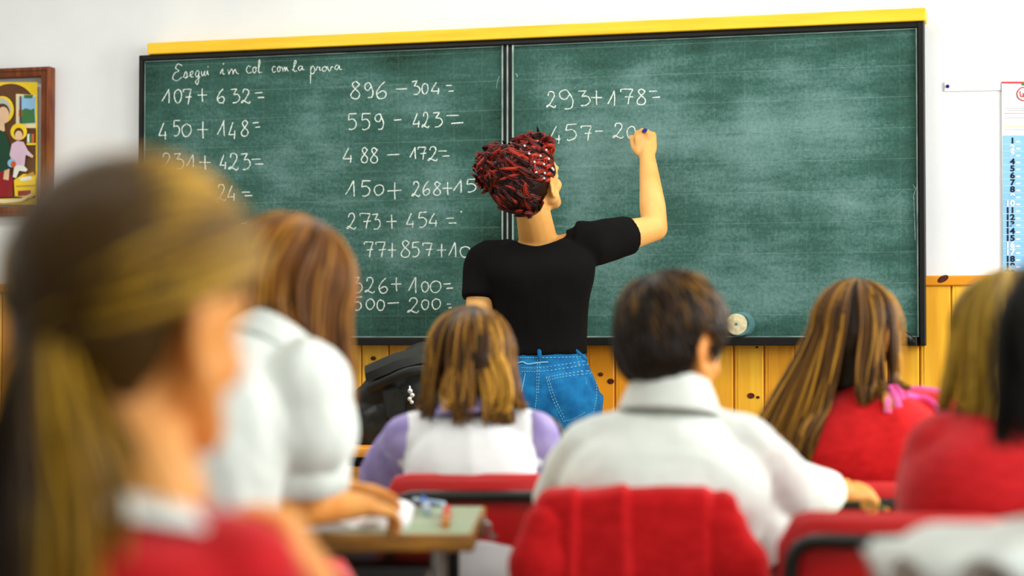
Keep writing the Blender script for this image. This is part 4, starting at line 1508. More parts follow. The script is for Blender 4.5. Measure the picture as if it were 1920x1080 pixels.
# ---------------------------------------------------------------- pupils
def girl_smock():                                        # middle of the room, bob, white smock over lavender
    Y = 3.74
    C = P(884, 664, Y + .03); R = rot(-4, -14, 0); hs = .92
    nk = P(882, 772, Y + .0)
    shL, shR = P(765, 822, Y), P(1000, 816, Y)
    elL, elR = P(716, 892, Y + .10), P(1018, 884, Y + .10)
    wrL, wrR = P(762, 905, Y + .29), P(985, 900, Y + .29)
    pel = V((P(885, 900, Y).x, Y - .03, .51))
    fwd = V((0, 1, -.1))
    k = child('girl with brown bob in a white smock over lavender sleeves, before the teacher', C, R, hs, nk, pel, shL, shR, elL, elR, wrL, wrR,
              V((.3, 1, -.1)), V((-.3, 1, -.1)), UPV, UPV, chest=.12)
    r, o, up, fr, lt = k['root'], k['o'], k['up'], k['fr'], k['lt']
    b = Blob()                                            # lavender jumper: sleeves and neck
    torso(b, pel, nk, lt, 1.0, -.004, chest=.116, sh=.105)
    for sh, el, wr, s in ((shL, elL, wrL, -1), (shR, elR, wrR, 1)):
        b.cap(nk - up * .045, sh, .034, .046)
        b.chain([sh, sh.lerp(el, .5), el], [.05, .052, .05])
        b.chain([el, el.lerp(wr, .5), wr], [.05, .042, .032])
    b.ell(nk - up * .005, (.056, .052, .022))
    b.build('jumper', m_lav, r, o, .007, 5, folds(.003, 14, (1, 1, .7), 3))
    collar(r, o, nk + up * .0, up, fr, lt, .054, .05, .026, m_lav, name='jumper_collar')
    b = Blob()                                            # smock
    torso(b, pel, nk - up * .012, lt, 1.0, .014, chest=.118, sh=.112)
    for sh, s in ((shL, -1), (shR, 1)):
        b.cap(nk - up * .034 + lt * s * .03, sh - lt * s * .02, .042, .055)
    hem = V((pel.x, pel.y, .43))
    b.loft([(pel + up * .1, lt, fr, .155, .12), (pel, lt, fr, .2, .16), (hem, lt, fr, .27, .2), (hem - UPV * .12, lt, fr, .29, .21)], p=2.5)
    b.build('smock', m_smock, r, o, .007, 5, folds(.004, 7, (1.6, 1, .5), 8))
    # frilled shoulder caps
    for sh, el, s in ((shL, elL, -1), (shR, elR, 1)):
        bm = bmesh.new()
        ax = (el - sh).normalized()
        a, c = frame_of(ax, V((0, 1, 0)))
        rings = []
        for i in range(49):
            an = 2 * math.pi * i / 48
            rd = a * math.cos(an) + c * math.sin(an)
            w = .005 * math.sin(an * 8)
            base = sh - lt * s * .022
            rings.append([base + rd * .05, base + rd * (.057 + w * .3) + ax * .012, base + rd * (.064 + w) + ax * .028, base + rd * (.061 + w) + ax * .028, base + rd * (.053 + w * .3) + ax * .010])
        skin_rings(bm, rings)
        link('shoulder_frill', bm_mesh(bm, 'frill'), m_smock, r, o)
    trousers(k)
    cap = trim(skull_cap(C, R, hs, .008, nape=.06).mesh(.008, 4), C, R, hs, False)
    tr = bvh([c for c in r.children if c.name.startswith('smock')][0])
    hf = lambda phi: .085 if abs(phi) > 1.2 else .1
    bias = lambda phi: (R @ V((math.sin(phi), math.cos(phi), 0))) * .2
    ps = comb(C, R, V((.088, .1, .098)) * hs, 1300, (0.02, -.2, 1), th1=1.66, hang=.135, bias=bias, seed=4, clumps=46, clump=.62, width=.0030, lay=.09, collide=[(tr, .006)], curl=-.0, wave=.006, fo=1.0)
    # the ends at the nape turn up into loose loops
    rnd = random.Random(2)
    for i in range(70):
        cx = rnd.choice((858, 872, 900, 925, 942)) + rnd.gauss(0, 7)
        p0 = P(cx, 676 + rnd.uniform(-14, 14), Y - .062)
        w_ = rnd.uniform(.012, .026) * (1 if cx > 895 else -1)
        pts = [p0 + V((w_ * math.sin(t * 2.9), -.016 * math.sin(t * 2.2), -.088 * math.sin(t * 1.65) - .0 * t)) for t in [j / 11 for j in range(12)]]
        ps.append((pts, rnd.uniform(.0022, .0034), rnd.uniform(.35, 1)))
    ps += flyaways(ps, 60, .006, 5)
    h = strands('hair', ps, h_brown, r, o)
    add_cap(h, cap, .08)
girl_smock()

def boy_white():                                         # the boy in the white shirt, red jacket on his chair
    Y = 3.16
    C = P(1264, 628, Y + .02); R = rot(43, -12, 2); hs = .96
    nk = P(1256, 750, Y - .0)
    shL, shR = P(1110, 852, Y + .02), P(1388, 846, Y)
    elL, elR = P(1066, 940, Y + .14), P(1470, 922, Y + .16)
    wrL, wrR = P(1120, 990, Y + .30), P(1566, 922, Y + .36)
    pel = V((P(1235, 900, Y).x, Y + .01, .52))
    k = child('boy with short dark hair and white shirt sitting on the chair with the red jacket', C, R, hs, nk, pel, shL, shR, elL, elR, wrL, wrR,
              V((.5, 1, -.1)), V((.9, .45, -.02)), UPV, V((.1, -.45, 1)), hands=((.3, .4, .3), (.45, .8, .6)), neckr=.045, hand_s=.88)
    r, o, up, fr, lt = k['root'], k['o'], k['up'], k['fr'], k['lt']
    b = Blob()
    torso(b, pel, nk - up * .03, lt, 1.05, .03, chest=.138, sh=.12, deep=.1, top=False)
    for sh, el, wr in ((shL, elL, wrL), (shR, elR, wrR)):
        b.cap(nk - up * .05, sh, .05, .06)
        b.cap(sh.lerp(nk - up * .1, .25) - up * .03, el.lerp(pel, .3), .06, .07)
        b.chain([sh, sh.lerp(el, .5), el], [.06, .064, .06])
        b.chain([el, el.lerp(wr, .4)], [.06, .05])
        sleeve(b, [el, el.lerp(wr, .5), el.lerp(wr, .86)], [.055, .048, .038])
    b.ell(nk - up * .03, (.06, .058, .026))
    b.ell(nk - up * .062 - fr * .012, (.115, .092, .05), Matrix((lt, fr, up)).transposed())
    f1, f2 = folds(.006, 6, (1, 1, .8), 4), folds(.002, 22, (1, 1, 1), 9)
    b.build('shirt', m_white, r, o, .007, 12, lambda c, n: f1(c, n) + f2(c, n))
    collar(r, o, nk + up * .012, up, fr, lt, .056, .054, .03, m_white, name='shirt_collar', drop=.02)
    trousers(k)
    L = lambda x, y, z: C + R @ (V((x, y, z)) * hs)
    cap = Blob()
    cap.ell(L(0, -.012, .012), V((.084, .1, .092)), R)
    cap.ell(L(0, -.04, -.03), V((.07, .068, .068)), R)
    cm = cap.mesh(.006, 6)
    tree = BVHTree.FromPolygons([v.co.copy() for v in cm.vertices], [list(p.vertices) for p in cm.polygons])
    rnd = random.Random(21)
    whorl = L(-.02, -.05, .1)
    Ri = R.inverted()
    def allowed(q):
        if q.z < .0 and q.y > -.03 and abs(q.x) > .03 and not (.008 < q.y < .034 and q.z > -.04): return False
        if q.y > .07 and q.z < .045: return False
        return q.z > -.092
    ps = []
    n_try = 0
    while len(ps) < 2600 and n_try < 40000:
        n_try += 1
        d = V((rnd.gauss(0, 1), rnd.gauss(0, 1), rnd.gauss(0, 1))).normalized()
        loc, n, _, _ = tree.ray_cast(C + d * .3, -d)
        if loc is None or not allowed(Ri @ (loc - C) / hs): continue
        Ln = rnd.uniform(.045, .085)
        ly = rnd.uniform(.0, .006)
        dev = rnd.gauss(.25, .2)
        p = loc
        pts = [loc - n * .003]
        for i in range(10):
            f_ = (i + 1) / 10
            l2, n2, _, _ = tree.find_nearest(p)
            g = p - whorl
            g -= n2 * g.dot(n2)
            if g.length < 1e-4: break
            g.normalize()
            g = (g + n2.cross(g) * dev - UPV * .25).normalized()
            p = p + g * Ln / 10
            l2, n2, _, _ = tree.find_nearest(p)
            p = l2
            if not allowed(Ri @ (p - C) / hs): break
            pts.append(p + n2 * (ly + .003 * math.sin(math.pi * f_) + .002 * f_))
        if len(pts) < 5: continue
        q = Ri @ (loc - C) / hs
        ps.append((pts, rnd.uniform(.0014, .0026), (rnd.random() ** 1.4) * (.4 + .6 * max(0, min(1, (q.z + .0) / .09)))))  # window light on the hair painted as lighter locks towards the top
    trim(cm, C, R, hs)
    ps += flyaways(ps, 50, .004, 5)
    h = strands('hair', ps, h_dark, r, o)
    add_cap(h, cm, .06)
    return k
boy_white()

def girl_long():                                         # right, very long hair over her left shoulder, red jacket
    Y = 3.96
    C = P(1602, 612, Y + .02); R = rot(26, -8, 3); hs = .93
    nk = P(1625, 738, Y)
    shL, shR = P(1520, 800, Y + .02), P(1752, 788, Y)
    elL, elR = P(1490, 905, Y + .13), P(1790, 880, Y + .14)
    wrL, wrR = P(1560, 900, Y + .3), P(1740, 890, Y + .32)
    pel = V((P(1640, 900, Y).x, Y - .01, .52))
    k = child('girl with very long light brown hair in a red jacket with pink trim', C, R, hs, nk, pel, shL, shR, elL, elR, wrL, wrR,
              V((.4, 1, -.1)), V((-.2, 1, -.1)), UPV, UPV)
    r, o, up, fr, lt = k['root'], k['o'], k['up'], k['fr'], k['lt']
    b = Blob()
    torso(b, pel, nk, lt, 1.05, .03, chest=.138, sh=.125)
    for sh, el, wr in ((shL, elL, wrL), (shR, elR, wrR)):
        b.cap(nk - up * .035, sh, .05, .06)
        b.chain([sh, sh.lerp(el, .5), el], [.062, .062, .056])
        b.chain([el, el.lerp(wr, .5), wr], [.056, .05, .036])
    b.ell(nk + up * .005, (.07, .066, .03))
    jk = b.build('jacket', m_redcloth, r, o, .007, 5, folds(.004, 8, (1, 1, .8), 6))
    tr = bvh(jk)
    def on(px, py, off=.002):
        hit = tr.ray_cast(CP, ray(px, py))
        if hit[0] is None:
            l, n, _, _ = tr.find_nearest(P(px, py, Y)); return l + n * off
        return hit[0] + hit[1] * off
    def ribbon(bm):
        for pl in ([(1698, 742), (1718, 746), (1738, 749), (1753, 762), (1758, 778), (1770, 792)], [(1770, 776), (1758, 790), (1748, 801)], [(1642, 724), (1658, 730), (1676, 728), (1700, 727), (1730, 728), (1764, 730)]):
            tube(bm, catmull([on(*p) for p in pl], 5), .0065, 8, 0, .5, V((0, 1, 0)))
        for x0, y0, x1, y1 in ((1654, 730, 1664, 775), (1662, 728, 1684, 766), (1672, 726, 1690, 752)):
            tube(bm, catmull([on(x0, y0, .004), on((x0 + x1) / 2 + 3, (y0 + y1) / 2, .006), on(x1, y1, .003)], 5), .0075, 8, 0, .5, V((0, 1, 0)))
    simple('pink_trim', ribbon, m_pink, r, o)
    k['root'].children[-1]['label'] = 'pink ribbon trim on the collar and shoulder of the red jacket'
    trousers(k)
    cap = trim(skull_cap(C, R, hs, .008, nape=.07).mesh(.008, 4), C, R, hs, False)
    cl_ = lambda x: max(0.0, min(1.0, x))
    hf = lambda p: .17 + .42 * cl_((-math.sin(p) + .35) / .9)
    bias = lambda p: V((-.50 * cl_((-math.sin(p) + .6) / 1.5) - (.1 if math.sin(p) < -.3 else 0), -.05, 0))
    ps = comb(C, R, V((.09, .104, .1)) * hs, 1900, (.02, -.1, 1), th1=1.66, hang_fn=hf, bias=bias, seed=9, clumps=56, clump=.5, width=.0031, lay=.10, collide=[(tr, .006)], wave=.007, fo=1.05)
    ps += flyaways(ps, 90, .008, 5)
    rnd = random.Random(6)
    for i in range(16):
        p0 = P(1655 + rnd.uniform(-8, 8), 715, Y - .07)
        pts = [on(1650 + rnd.uniform(-3, 3) + j * (1.2 + i * .16), 722 + j * rnd.uniform(6, 7.5), .008) for j in range(8)]
        ps.append(([p0] + pts, .0014, .9))
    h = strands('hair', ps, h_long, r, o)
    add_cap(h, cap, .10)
girl_long()

def girl_blouse():                                       # left, bent over her notebook, white puffed blouse
    Y = 2.86
    C = P(545, 530, Y + .06); R = rot(38, -38, 8); hs = .95
    nk = P(522, 650, Y - .02)
    shL, shR = P(410, 770, Y + .06), P(572, 730, Y - .10)
    elL, elR = P(400, 960, Y + .14), P(566, 950, Y - .05)
    wrL, wrR = P(640, 915, Y + .30), P(676, 948, Y + .14)
    pel = V((P(292, 900, Y).x, Y - .12, .50))
    k = child('girl with loose chestnut hair in a white puff-sleeved blouse leaning over her notebook', C, R, hs, nk, pel, shL, shR, elL, elR, wrL, wrR,
              V((.8, .45, -.1)), V((.75, .6, -.22)), V((0, .2, 1)), V((0, -.3, 1)), hands=((.3, .4, .3), (.5, .7, .5)))
    r, o, up, fr, lt = k['root'], k['o'], k['up'], k['fr'], k['lt']
    b = Blob()
    torso(b, pel, nk, lt, 1.0, .02, chest=.128, sh=.12, hips=.12, lean=.05)
    b.cap(nk - up * .04, shR, .055, .07)
    b.cap(nk - up * .04, shL, .05, .062)
    def puff(sh, el, e):
        ps_ = [sh.lerp(el, e * f_) for f_ in (-.12, 0, .25, .5, .75, 1)]
        sleeve(b, ps_, [.056, .068, .076, .079, .074, .058], 26)
    puff(shR, elR, .66)
    puff(shL, elL, .66)
    b.ell(nk - up * .01, (.055, .055, .03))
    f1, f2 = folds(.010, 8, (1.4, 1.2, .45), 14), folds(.002, 24, (1, 1, .6), 3)
    bl_ = b.build('blouse', m_white, r, o, .007, 9, lambda c, n: f1(c, n) + f2(c, n))
    for sh, el, e in ((shR, elR, .71), (shL, elL, .72)):   # turned-up cuffs
        ax = (el - sh).normalized()
        cc = sh.lerp(el, e)
        a, c = frame_of(ax)
        bm = bmesh.new()
        rings = []
        for z, rd in ((-.024, .060), (-.02, .070), (.016, .070), (.02, .064), (.014, .055), (-.012, .05)):
            rings.append([cc + ax * z + (a * math.cos(2 * math.pi * i / 32) + c * math.sin(2 * math.pi * i / 32)) * (rd + .0015 * math.sin(i * 1.3)) for i in range(32)])
        skin_rings(bm, rings, caps=False)
        link('cuff', bm_mesh(bm, 'cuff'), m_white, r, o)
    collar(r, o, nk + up * .0, up, fr, lt, .056, .052, .03, m_white, name='blouse_collar')
    trousers(k, m_navy, 'skirt_and_leggings' if False else 'trousers')
    cap = trim(skull_cap(C, R, hs, .010, nape=.06).mesh(.008, 4), C, R, hs, False)
    tr = bvh(bl_)
    ps = comb(C, R, V((.09, .106, .10)) * hs, 1150, (.05, -.3, 1), th1=1.62, hang_fn=lambda p: .19 if p > .2 else .13,
              bias=lambda p: V((.10, .05, 0)) if p > -.3 else V((-.05, .1, 0)), seed=14, clumps=46, clump=.62, width=.0033, lay=.12, wave=.006, fo=.75, collide=[(tr, .004)])
    ps += flyaways(ps, 60, .008, 8)
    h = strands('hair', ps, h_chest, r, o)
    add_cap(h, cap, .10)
girl_blouse()

def girl_front():                                        # near the camera, ponytail with a green band, red jumper
    Y = 1.46
    C = P(258, 545, Y + .01); R = rot(28, -8, 4); hs = 1.03
    nk = P(262, 930, Y - .03)
    shL, shR = P(60, 1110, Y + .03), P(430, 1098, Y - .06)
    elL, elR = P(20, 1500, Y + .1), P(560, 1420, Y + .05)
    wrL, wrR = P(250, 1450, Y + .28), P(590, 1092, Y + .24)
    pel = V((P(230, 1080, Y).x, Y - .05, .5))
    elR = wrR + V((.02, -.08, -.19))
    k = child('girl with a dark blond ponytail, green hair band and red jumper nearest on the left', C, R, hs, nk, pel, shL, shR, elL, elR, wrL, wrR,
              V((.6, 1, -.2)), V((-.35, .1, .75)), UPV, V((.75, -.1, .5)), hands=((.3, .4, .3), (.8, .7, .4)), neckr=.046, hand_s=.8)
    r, o, up, fr, lt = k['root'], k['o'], k['up'], k['fr'], k['lt']
    b = Blob()
    torso(b, pel, nk - up * .03, lt, 1.05, .02, chest=.135, sh=.122, top=False)
    for sh, el, wr in ((shL, elL, wrL), (shR, elR, wrR)):
        b.cap(nk - up * .045, sh, .046, .056)
        b.chain([sh, sh.lerp(el, .5), el], [.056, .054, .048])
        b.chain([el, el.lerp(wr, .45)], [.048, .04])
    b.ell(nk - up * .026, (.064, .062, .022))
    b.ell(nk - up * .062 - fr * .012, (.115, .092, .05), Matrix((lt, fr, up)).transposed())
    b.build('jumper', m_redknit, r, o, .007, 5, folds(.003, 9, (1, 1, .8), 16))
    collar(r, o, nk - up * .022, up, fr, lt, .056, .052, .018, m_white, name='blouse_collar', drop=-.016)
    trousers(k)
    cap = Blob()
    L = lambda x, y, z: C + R @ (V((x, y, z)) * hs)
    cap.ell(L(0, -.016, .008), V((.090, .104, .098)), R)
    cap.ell(L(0, -.035, -.03), V((.076, .074, .074)), R)
    cm = trim(cap.mesh(.007, 4), C, R, hs)
    rnd = random.Random(31)
    tie = R.inverted() @ (P(92, 612, Y - .05) - C)
    tdir = tie.normalized()
    er = V((.090, .106, .1)) * hs
    ps = []
    cl = [(rnd.uniform(-2.75, 2.75), rnd.random()) for _ in range(60)]
    for i in range(1500):
        c = rnd.choice(cl)
        a = c[0] + rnd.gauss(0, .06)                      # hairline: face edge, behind the ears, nape
        el_ = .55 - .75 * (abs(a) / 2.75) ** 1.4
        if rnd.random() < .35: el_ = rnd.uniform(el_, 1.4)
        root_d = V((math.sin(a) * math.cos(el_), math.cos(a) * math.cos(el_), math.sin(el_))).normalized()
        ly = rnd.uniform(0, .06)
        om = root_d.angle(tdir)
        if om < .15: continue
        pts = []
        for j in range(12):
            f_ = j / 11
            d = (root_d * math.sin((1 - f_) * om) + tdir * math.sin(f_ * om)) / math.sin(om)
            q = V((d.x * er.x, d.y * er.y, d.z * er.z)) * (1 + ly * math.sin(math.pi * min(1, f_ + .1)))
            pts.append(C + R @ q)
        ps.append((pts, rnd.uniform(.0022, .0036), (.45 * c[1] + .55 * rnd.random()) * (.2 if abs(a) > 1.25 and el_ < .35 else 1)))  # shade at the nape and behind the ears painted as darker strands
    T = P(92, 612, Y - .05)
    for i in range(520):                                  # the tail
        sd = rnd.gauss(0, 1)
        x0, y0 = rnd.gauss(0, .009), rnd.gauss(0, .009)
        Lh = rnd.uniform(.2, .27)
        wav = rnd.uniform(0, 6.3)
        pts = []
        for j in range(15):
            f_ = j / 14
            spread = .35 + 2.6 * math.sin(math.pi * min(1, f_ * .62)) 
            pts.append(T + V((x0 * spread + .022 * math.sin(f_ * 2.0) + .004 * math.sin(f_ * 6 + wav), y0 * spread - .045 * math.sin(min(1, f_ * 3) * 1.57), .016 * math.sin(min(1, f_ * 4) * 3.1) - Lh * f_)))
        ps.append((pts, rnd.uniform(.002, .0034), rnd.random() * (.25 if x0 < .001 else .9)))  # left strands darkened to paint the shadow on the tail
    ps += flyaways(ps, 80, .006, 8)
    h = strands('hair', ps, h_front, r, o)
    add_cap(h, cm, .16)
    def band(bm):
        ax = (R @ tdir).normalized()
        a, c = frame_of(ax)
        for q in range(3):
            rr = .020
            ring = [T + ax * (.004 + .006 * q) + (a * math.cos(t) + c * math.sin(t)) * rr + ax * .002 * math.sin(6 * t + q) for t in [2 * math.pi * i / 24 for i in range(25)]]
            tube(bm, ring, .0058, 8)
    simple('hair_band', band, m_green, h, None)
    hb = h.children[-1]
    hb.data.transform(Matrix.Translation(-o))
    hb['label'] = 'green elastic hair band'
girl_front()

def girl_blond():                                        # right edge, blond bob, red jumper
    Y = 2.93
    C = P(1898, 628, Y + .02); R = rot(-8, -8, 0); hs = .95
    nk = P(1905, 770, Y)
    shL, shR = P(1772, 850, Y + .0), P(2070, 850, Y)
    elL, elR = P(1746, 990, Y + .12), P(2110, 990, Y + .12)
    wrL, wrR = P(1800, 1000, Y + .3), P(2040, 1000, Y + .3)
    pel = V((P(1890, 900, Y).x, Y + .01, .51))
    k = child('pupil with a blond bob in a red jumper at the right edge', C, R, hs, nk, pel, shL, shR, elL, elR, wrL, wrR, V((.2, 1, -.1)), V((-.2, 1, -.1)), UPV, UPV)
    r, o, up, fr, lt = k['root'], k['o'], k['up'], k['fr'], k['lt']
    b = Blob()
    torso(b, pel, nk, lt, 1.08, .03, chest=.138, sh=.125)
    for sh, el, wr in ((shL, elL, wrL), (shR, elR, wrR)):
        b.cap(nk - up * .035, sh, .05, .062)
        b.chain([sh, sh.lerp(el, .5), el], [.064, .064, .058])
        b.chain([el, el.lerp(wr, .5), wr], [.058, .05, .036])
    b.ell(nk, (.064, .06, .03))
    jk = b.build('jumper', m_redknit, r, o, .008, 5, folds(.005, 6, (1, 1, .8), 26))
    trousers(k)
    cap = trim(skull_cap(C, R, hs, .010, nape=.06).mesh(.008, 4), C, R, hs, False)
    ps = comb(C, R, V((.09, .104, .10)) * hs, 900, (0, -.15, 1), th1=1.6, hang=.13, bias=lambda p: (R @ V((math.sin(p), math.cos(p), 0))) * .17, seed=19, clumps=44, clump=.5, width=.0034, lay=.10, wave=.005, fo=.95, collide=[(bvh(jk), .005)])
    ps += flyaways(ps, 40, .006, 8)
    h = strands('hair', ps, h_blond, r, o)
    add_cap(h, cap, .3)
girl_blond()

def pupil_dark():                                        # right edge, very near: dark hair, white scalloped collar
    Y = 1.95
    C = P(2072, 650, Y); R = rot(-6, -10, 0); hs = 1.1
    nk = P(2045, 985, Y - .02)
    shL, shR = P(1768, 1090, Y), P(2330, 1090, Y)
    elL, elR = P(1740, 1450, Y + .1), P(2430, 1450, Y + .1)
    wrL, wrR = P(1900, 1480, Y + .3), P(2250, 1480, Y + .3)
    pel = V((P(2075, 1080, Y).x, Y - .02, .49))
    k = child('dark-haired pupil in a white blouse with a scalloped frill collar, nearest at the right edge', C, R, hs, nk, pel, shL, shR, elL, elR, wrL, wrR, V((.2, 1, -.1)), V((-.2, 1, -.1)), UPV, UPV, voxel=.008)
    r, o, up, fr, lt = k['root'], k['o'], k['up'], k['fr'], k['lt']
    b = Blob()
    torso(b, pel, nk - up * .01, lt, 1.05, .024, chest=.135, sh=.122)
    for sh, el, wr in ((shL, elL, wrL), (shR, elR, wrR)):
        b.cap(nk - up * .045, sh, .05, .06)
        b.chain([sh, sh.lerp(el, .5), el], [.06, .06, .054])
        b.chain([el, el.lerp(wr, .5), wr], [.054, .045, .034])
    b.build('blouse', m_white, r, o, .008, 5, folds(.004, 8, (1, 1, .8), 29))
    bm = bmesh.new()                                      # wide frill collar with scalloped outer edge
    rings = []
    n = 96
    for i in range(n + 1):
        an = 2 * math.pi * i / n
        rd = lt * math.cos(an) + fr * math.sin(an)
        sc = abs(math.cos(an * 7)) ** .6
        a0, b0 = .058, .054
        A, B = .236, .165
        def pt(f, z): return nk + lt * math.cos(an) * (a0 + (A - a0) * f) + fr * math.sin(an) * (b0 + (B - b0) * f) + up * z
        f1 = .9 + .1 * sc
        wv = .062 * sc - .022
        rings.append([pt(0, .012), pt(.3, .004), pt(.65, -.022 + wv * .4), pt(f1, -.046 + wv), pt(f1 * .99, -.052 + wv), pt(.6, -.03 + wv * .4), pt(.3, -.006), pt(0, .004)])
    skin_rings(bm, rings)
    link('frill_collar', bm_mesh(bm, 'frill'), m_white, r, o)
    trousers(k)
    cap = trim(skull_cap(C, R, hs, .012, nape=.06).mesh(.008, 4), C, R, hs, False)
    ps = comb(C, R, V((.092, .106, .10)) * hs, 1000, (0, -.15, 1), th1=1.66, hang=.09, seed=23, clumps=44, clump=.5, width=.0036, lay=.08, wave=.005, fo=.95, bias=lambda p: (R @ V((math.sin(p), math.cos(p), 0))) * .05)
    h = strands('hair', ps, h_black, r, o)
    add_cap(h, cap, .1)
pupil_dark()

# ---------------------------------------------------------------- chairs, desks and what lies on them
RZ = -TH
c1 = chair((P(1192, 915, 3.06).x, 3.06, 0), math.radians(-4), 'red chair of the boy in white, hung with a red jacket')
c2 = chair((P(888, 890, 3.62).x, 3.62, 0), math.radians(-1), 'red chair with black tube behind the girl in the white smock', w=.355, hgt=.175)
c3 = chair((P(1680, 950, 2.80).x, 2.80, 0), math.radians(-13), 'red chair with black tube at the lower right, under the blond pupil in red', w=.355)
c4 = chair((P(1600, 905, 3.80).x, 3.80, 0), math.radians(-8), 'red chair behind the girl with very long hair', w=.35, top=.716)
c5 = chair((P(430, 1000, 2.60).x, 2.60, 0), math.radians(10), 'red chair of the girl in the puff-sleeved blouse', top=.70)
c6 = chair((P(230, 1000, 1.28).x, 1.28, 0), math.radians(0), 'red chair of the ponytailed girl nearest on the left', top=.70)
c7 = chair((P(2075, 1000, 1.95).x, 1.76, 0), math.radians(0), 'red chair of the dark-haired pupil at the right edge', top=.70)

DY = 3.04
d1 = desk((P(900, 1000, DY).x - .63, DY, 0), math.radians(-1.5), 'school desk with pale green top under the open notebook', 1.24, .50, .69)
d2 = desk((.60, 3.34, 0), math.radians(-9), 'school desk in front of the boy in white', 1.0, .42, .645)
d3 = desk((-.2, 3.99, 0), math.radians(-5), 'school desk in front of the girl in the white smock', .8, .48, .66)
d4 = desk((.86, 4.14, 0), math.radians(-9), 'school desk in front of the long-haired girl', 1.1, .48, .66)
d5 = desk((P(430, 1080, 1.7).x - .3, 1.62, 0), math.radians(0), 'school desk in front of the ponytailed girl', 1.0, .48, .66)
d6 = desk((P(2075, 1080, 1.95).x + .2, 2.16, 0), math.radians(0), 'school desk in front of the dark-haired pupil', .9, .42, .66)

def jacket_on_chair():
    b0 = c1
    w, top = .37, .745
    M = Matrix.Translation(c1.location) @ Matrix.Rotation(c1.rotation_euler.z, 4, 'Z')
    root = empty('red_jacket', M @ V((0, -.06, top)), 'red jacket hung over the back of the chair of the boy in white', 'jacket', None, c1.rotation_euler.z)
    rnd = random.Random(4)
    nx, nt = 84, 44
    def prof(t, bow):                                     # t runs from the lap side over the top and down the rear
        if t < .28:
            f = t / .28
            return V((0, .024 + .01 * (1 - f), top - .12 * (1 - f)))
        if t < .42:
            f = (t - .28) / .14 * math.pi
            return V((0, -.012 + .036 * math.cos(f), top + .016 * math.sin(f)))
        f = (t - .42) / .58
        return V((0, -.048 - .03 * f, top - .36 * f))
    def cloth(bm):
        g = []
        for i in range(nx + 1):
            u = i / nx * 2 - 1
            col = []
            for k in range(nt + 1):
                t = k / nt
                p = prof(t, 0)
                f = max(0, (t - .42) / .58)
                hw = .176 + (.055 * f if u > 0 else .018 * f)
                x = u * hw
                e = max(0, abs(u) - .86) / .14
                bow = .018 * (1 - min(1, (x / .176) ** 2))
                y = p.y - bow
                z = p.z - .05 * e * e - .022 * max(0, abs(u) - .8) / .2
                # broad hanging folds
                cr = (-1.0, -.52 + .03 * f, -.06 + .22 * f * f, .70 - .12 * f, .93)
                fold = 0.0
                for a_, b_ in zip(cr, cr[1:]):
                    if a_ <= u < b_:
                        s_ = (u - a_) / (b_ - a_)
                        fold = s_ ** 1.5 if s_ < .9 else .85 * (1 - (s_ - .9) / .1) 
                y += -(.010 + .022 * f) * fold if t > .33 else -.004 * fold
                z += (.007 * fold + .004 * math.sin(u * 4 + 1)) * (1 if t > .15 else 0)
                y += .006 * math.sin(u * 6 + f * 4) * f
                x += .008 * math.sin(u * 7 + f * 3) * f
                col.append(bm.verts.new((M @ V((x, y, z))) - root.location))
            g.append(col)
        for i in range(nx):
            for k in range(nt):
                bm.faces.new((g[i][k], g[i + 1][k], g[i + 1][k + 1], g[i][k + 1]))
    bm = bmesh.new(); cloth(bm)
    me = bm_mesh(bm, 'cloth')
    me.transform(Matrix.Rotation(-c1.rotation_euler.z, 4, 'Z'))
    o = link('cloth', me, m_redcloth, root)
    s = o.modifiers.new('thick', 'SOLIDIFY'); s.thickness = .006; s.offset = 0
    # a sleeve hanging at each side, with pink lining at the right one's edge
    for sx, ln in ((1, .34), (-1, .30)):
        def slv(bm):
            pts = [V((sx * .13, -.045, top - .02)), V((sx * .148, -.055, top - .07)), V((sx * .17 if sx > 0 else sx * .15, -.06, top - .16)), V((sx * (.20 if sx > 0 else .155), -.07, top - ln))]
            pts = catmull(pts, 6)
            tube(bm, [c1loc(p) for p in pts], [.03 + .022 * min(1, i / 8) + .004 * math.sin(i * .9) for i in range(len(pts))], 18, 0, .62, V((0, 1, 0)))
        def c1loc(p): return p - V((0, -.06, top))
        simple('sleeve', slv, m_redcloth, root)
        if sx > 0:
            def lin_(bm):
                pts = catmull([V((.172, -.045, top - .05)), V((.202, -.05, top - .16)), V((.238, -.056, top - .31))], 6)
                tube(bm, [p - V((0, -.06, top)) for p in pts], .0045, 8)
            simple('lining_edge', lin_, m_pink, root)
            root.children[-1]['label'] = 'pink lining showing along the edge'
jacket_on_chair()

def top_z(d): return [c for c in d.children if c.name.startswith('desktop')][0]

def on_desk(px, py, h):                                   # point on a level surface of height h
    d = ray(px, py)
    return CP + d * ((h - CAMZ) / d.z)

H1, H2, H3 = .6905, .6455, .6605
def open_notebook(name, corners, h, label, pages=True):
    q = [on_desk(x, y, h) for x, y in corners]            # near left, near right, far right, far left
    root = empty(name, sum(q, V()) / 4, label, 'notebook' if pages else 'paper')
    def leaf(bm):
        n = 10
        up_, lo_ = [], []
        for i in range(n + 1):
            u = i / n
            z = .004 + (.012 * abs(math.sin(u * math.pi * 2)) ** .7 if pages else .003 * math.sin(u * 3))
            r1, r2 = [], []
            for k in (0, .5, 1):
                p = q[0].lerp(q[1], u).lerp(q[3].lerp(q[2], u), k)
                r1.append(p + V((0, 0, z)) - root.location)
                r2.append(p + V((0, 0, .0008)) - root.location)
            up_.append(r1 + r2[::-1])
        skin_rings(bm, up_)
    simple('pages', leaf, m_paper, root)
    return root
open_notebook('notebook', [(560, 1000), (766, 990), (778, 952), (640, 950)], H1, 'open white notebook under the writing hand of the girl in the blouse')
open_notebook('paper_sheet', [(430, 985), (500, 985), (520, 952), (450, 952)], H1, 'white paper at the elbow of the girl in the blouse', False)
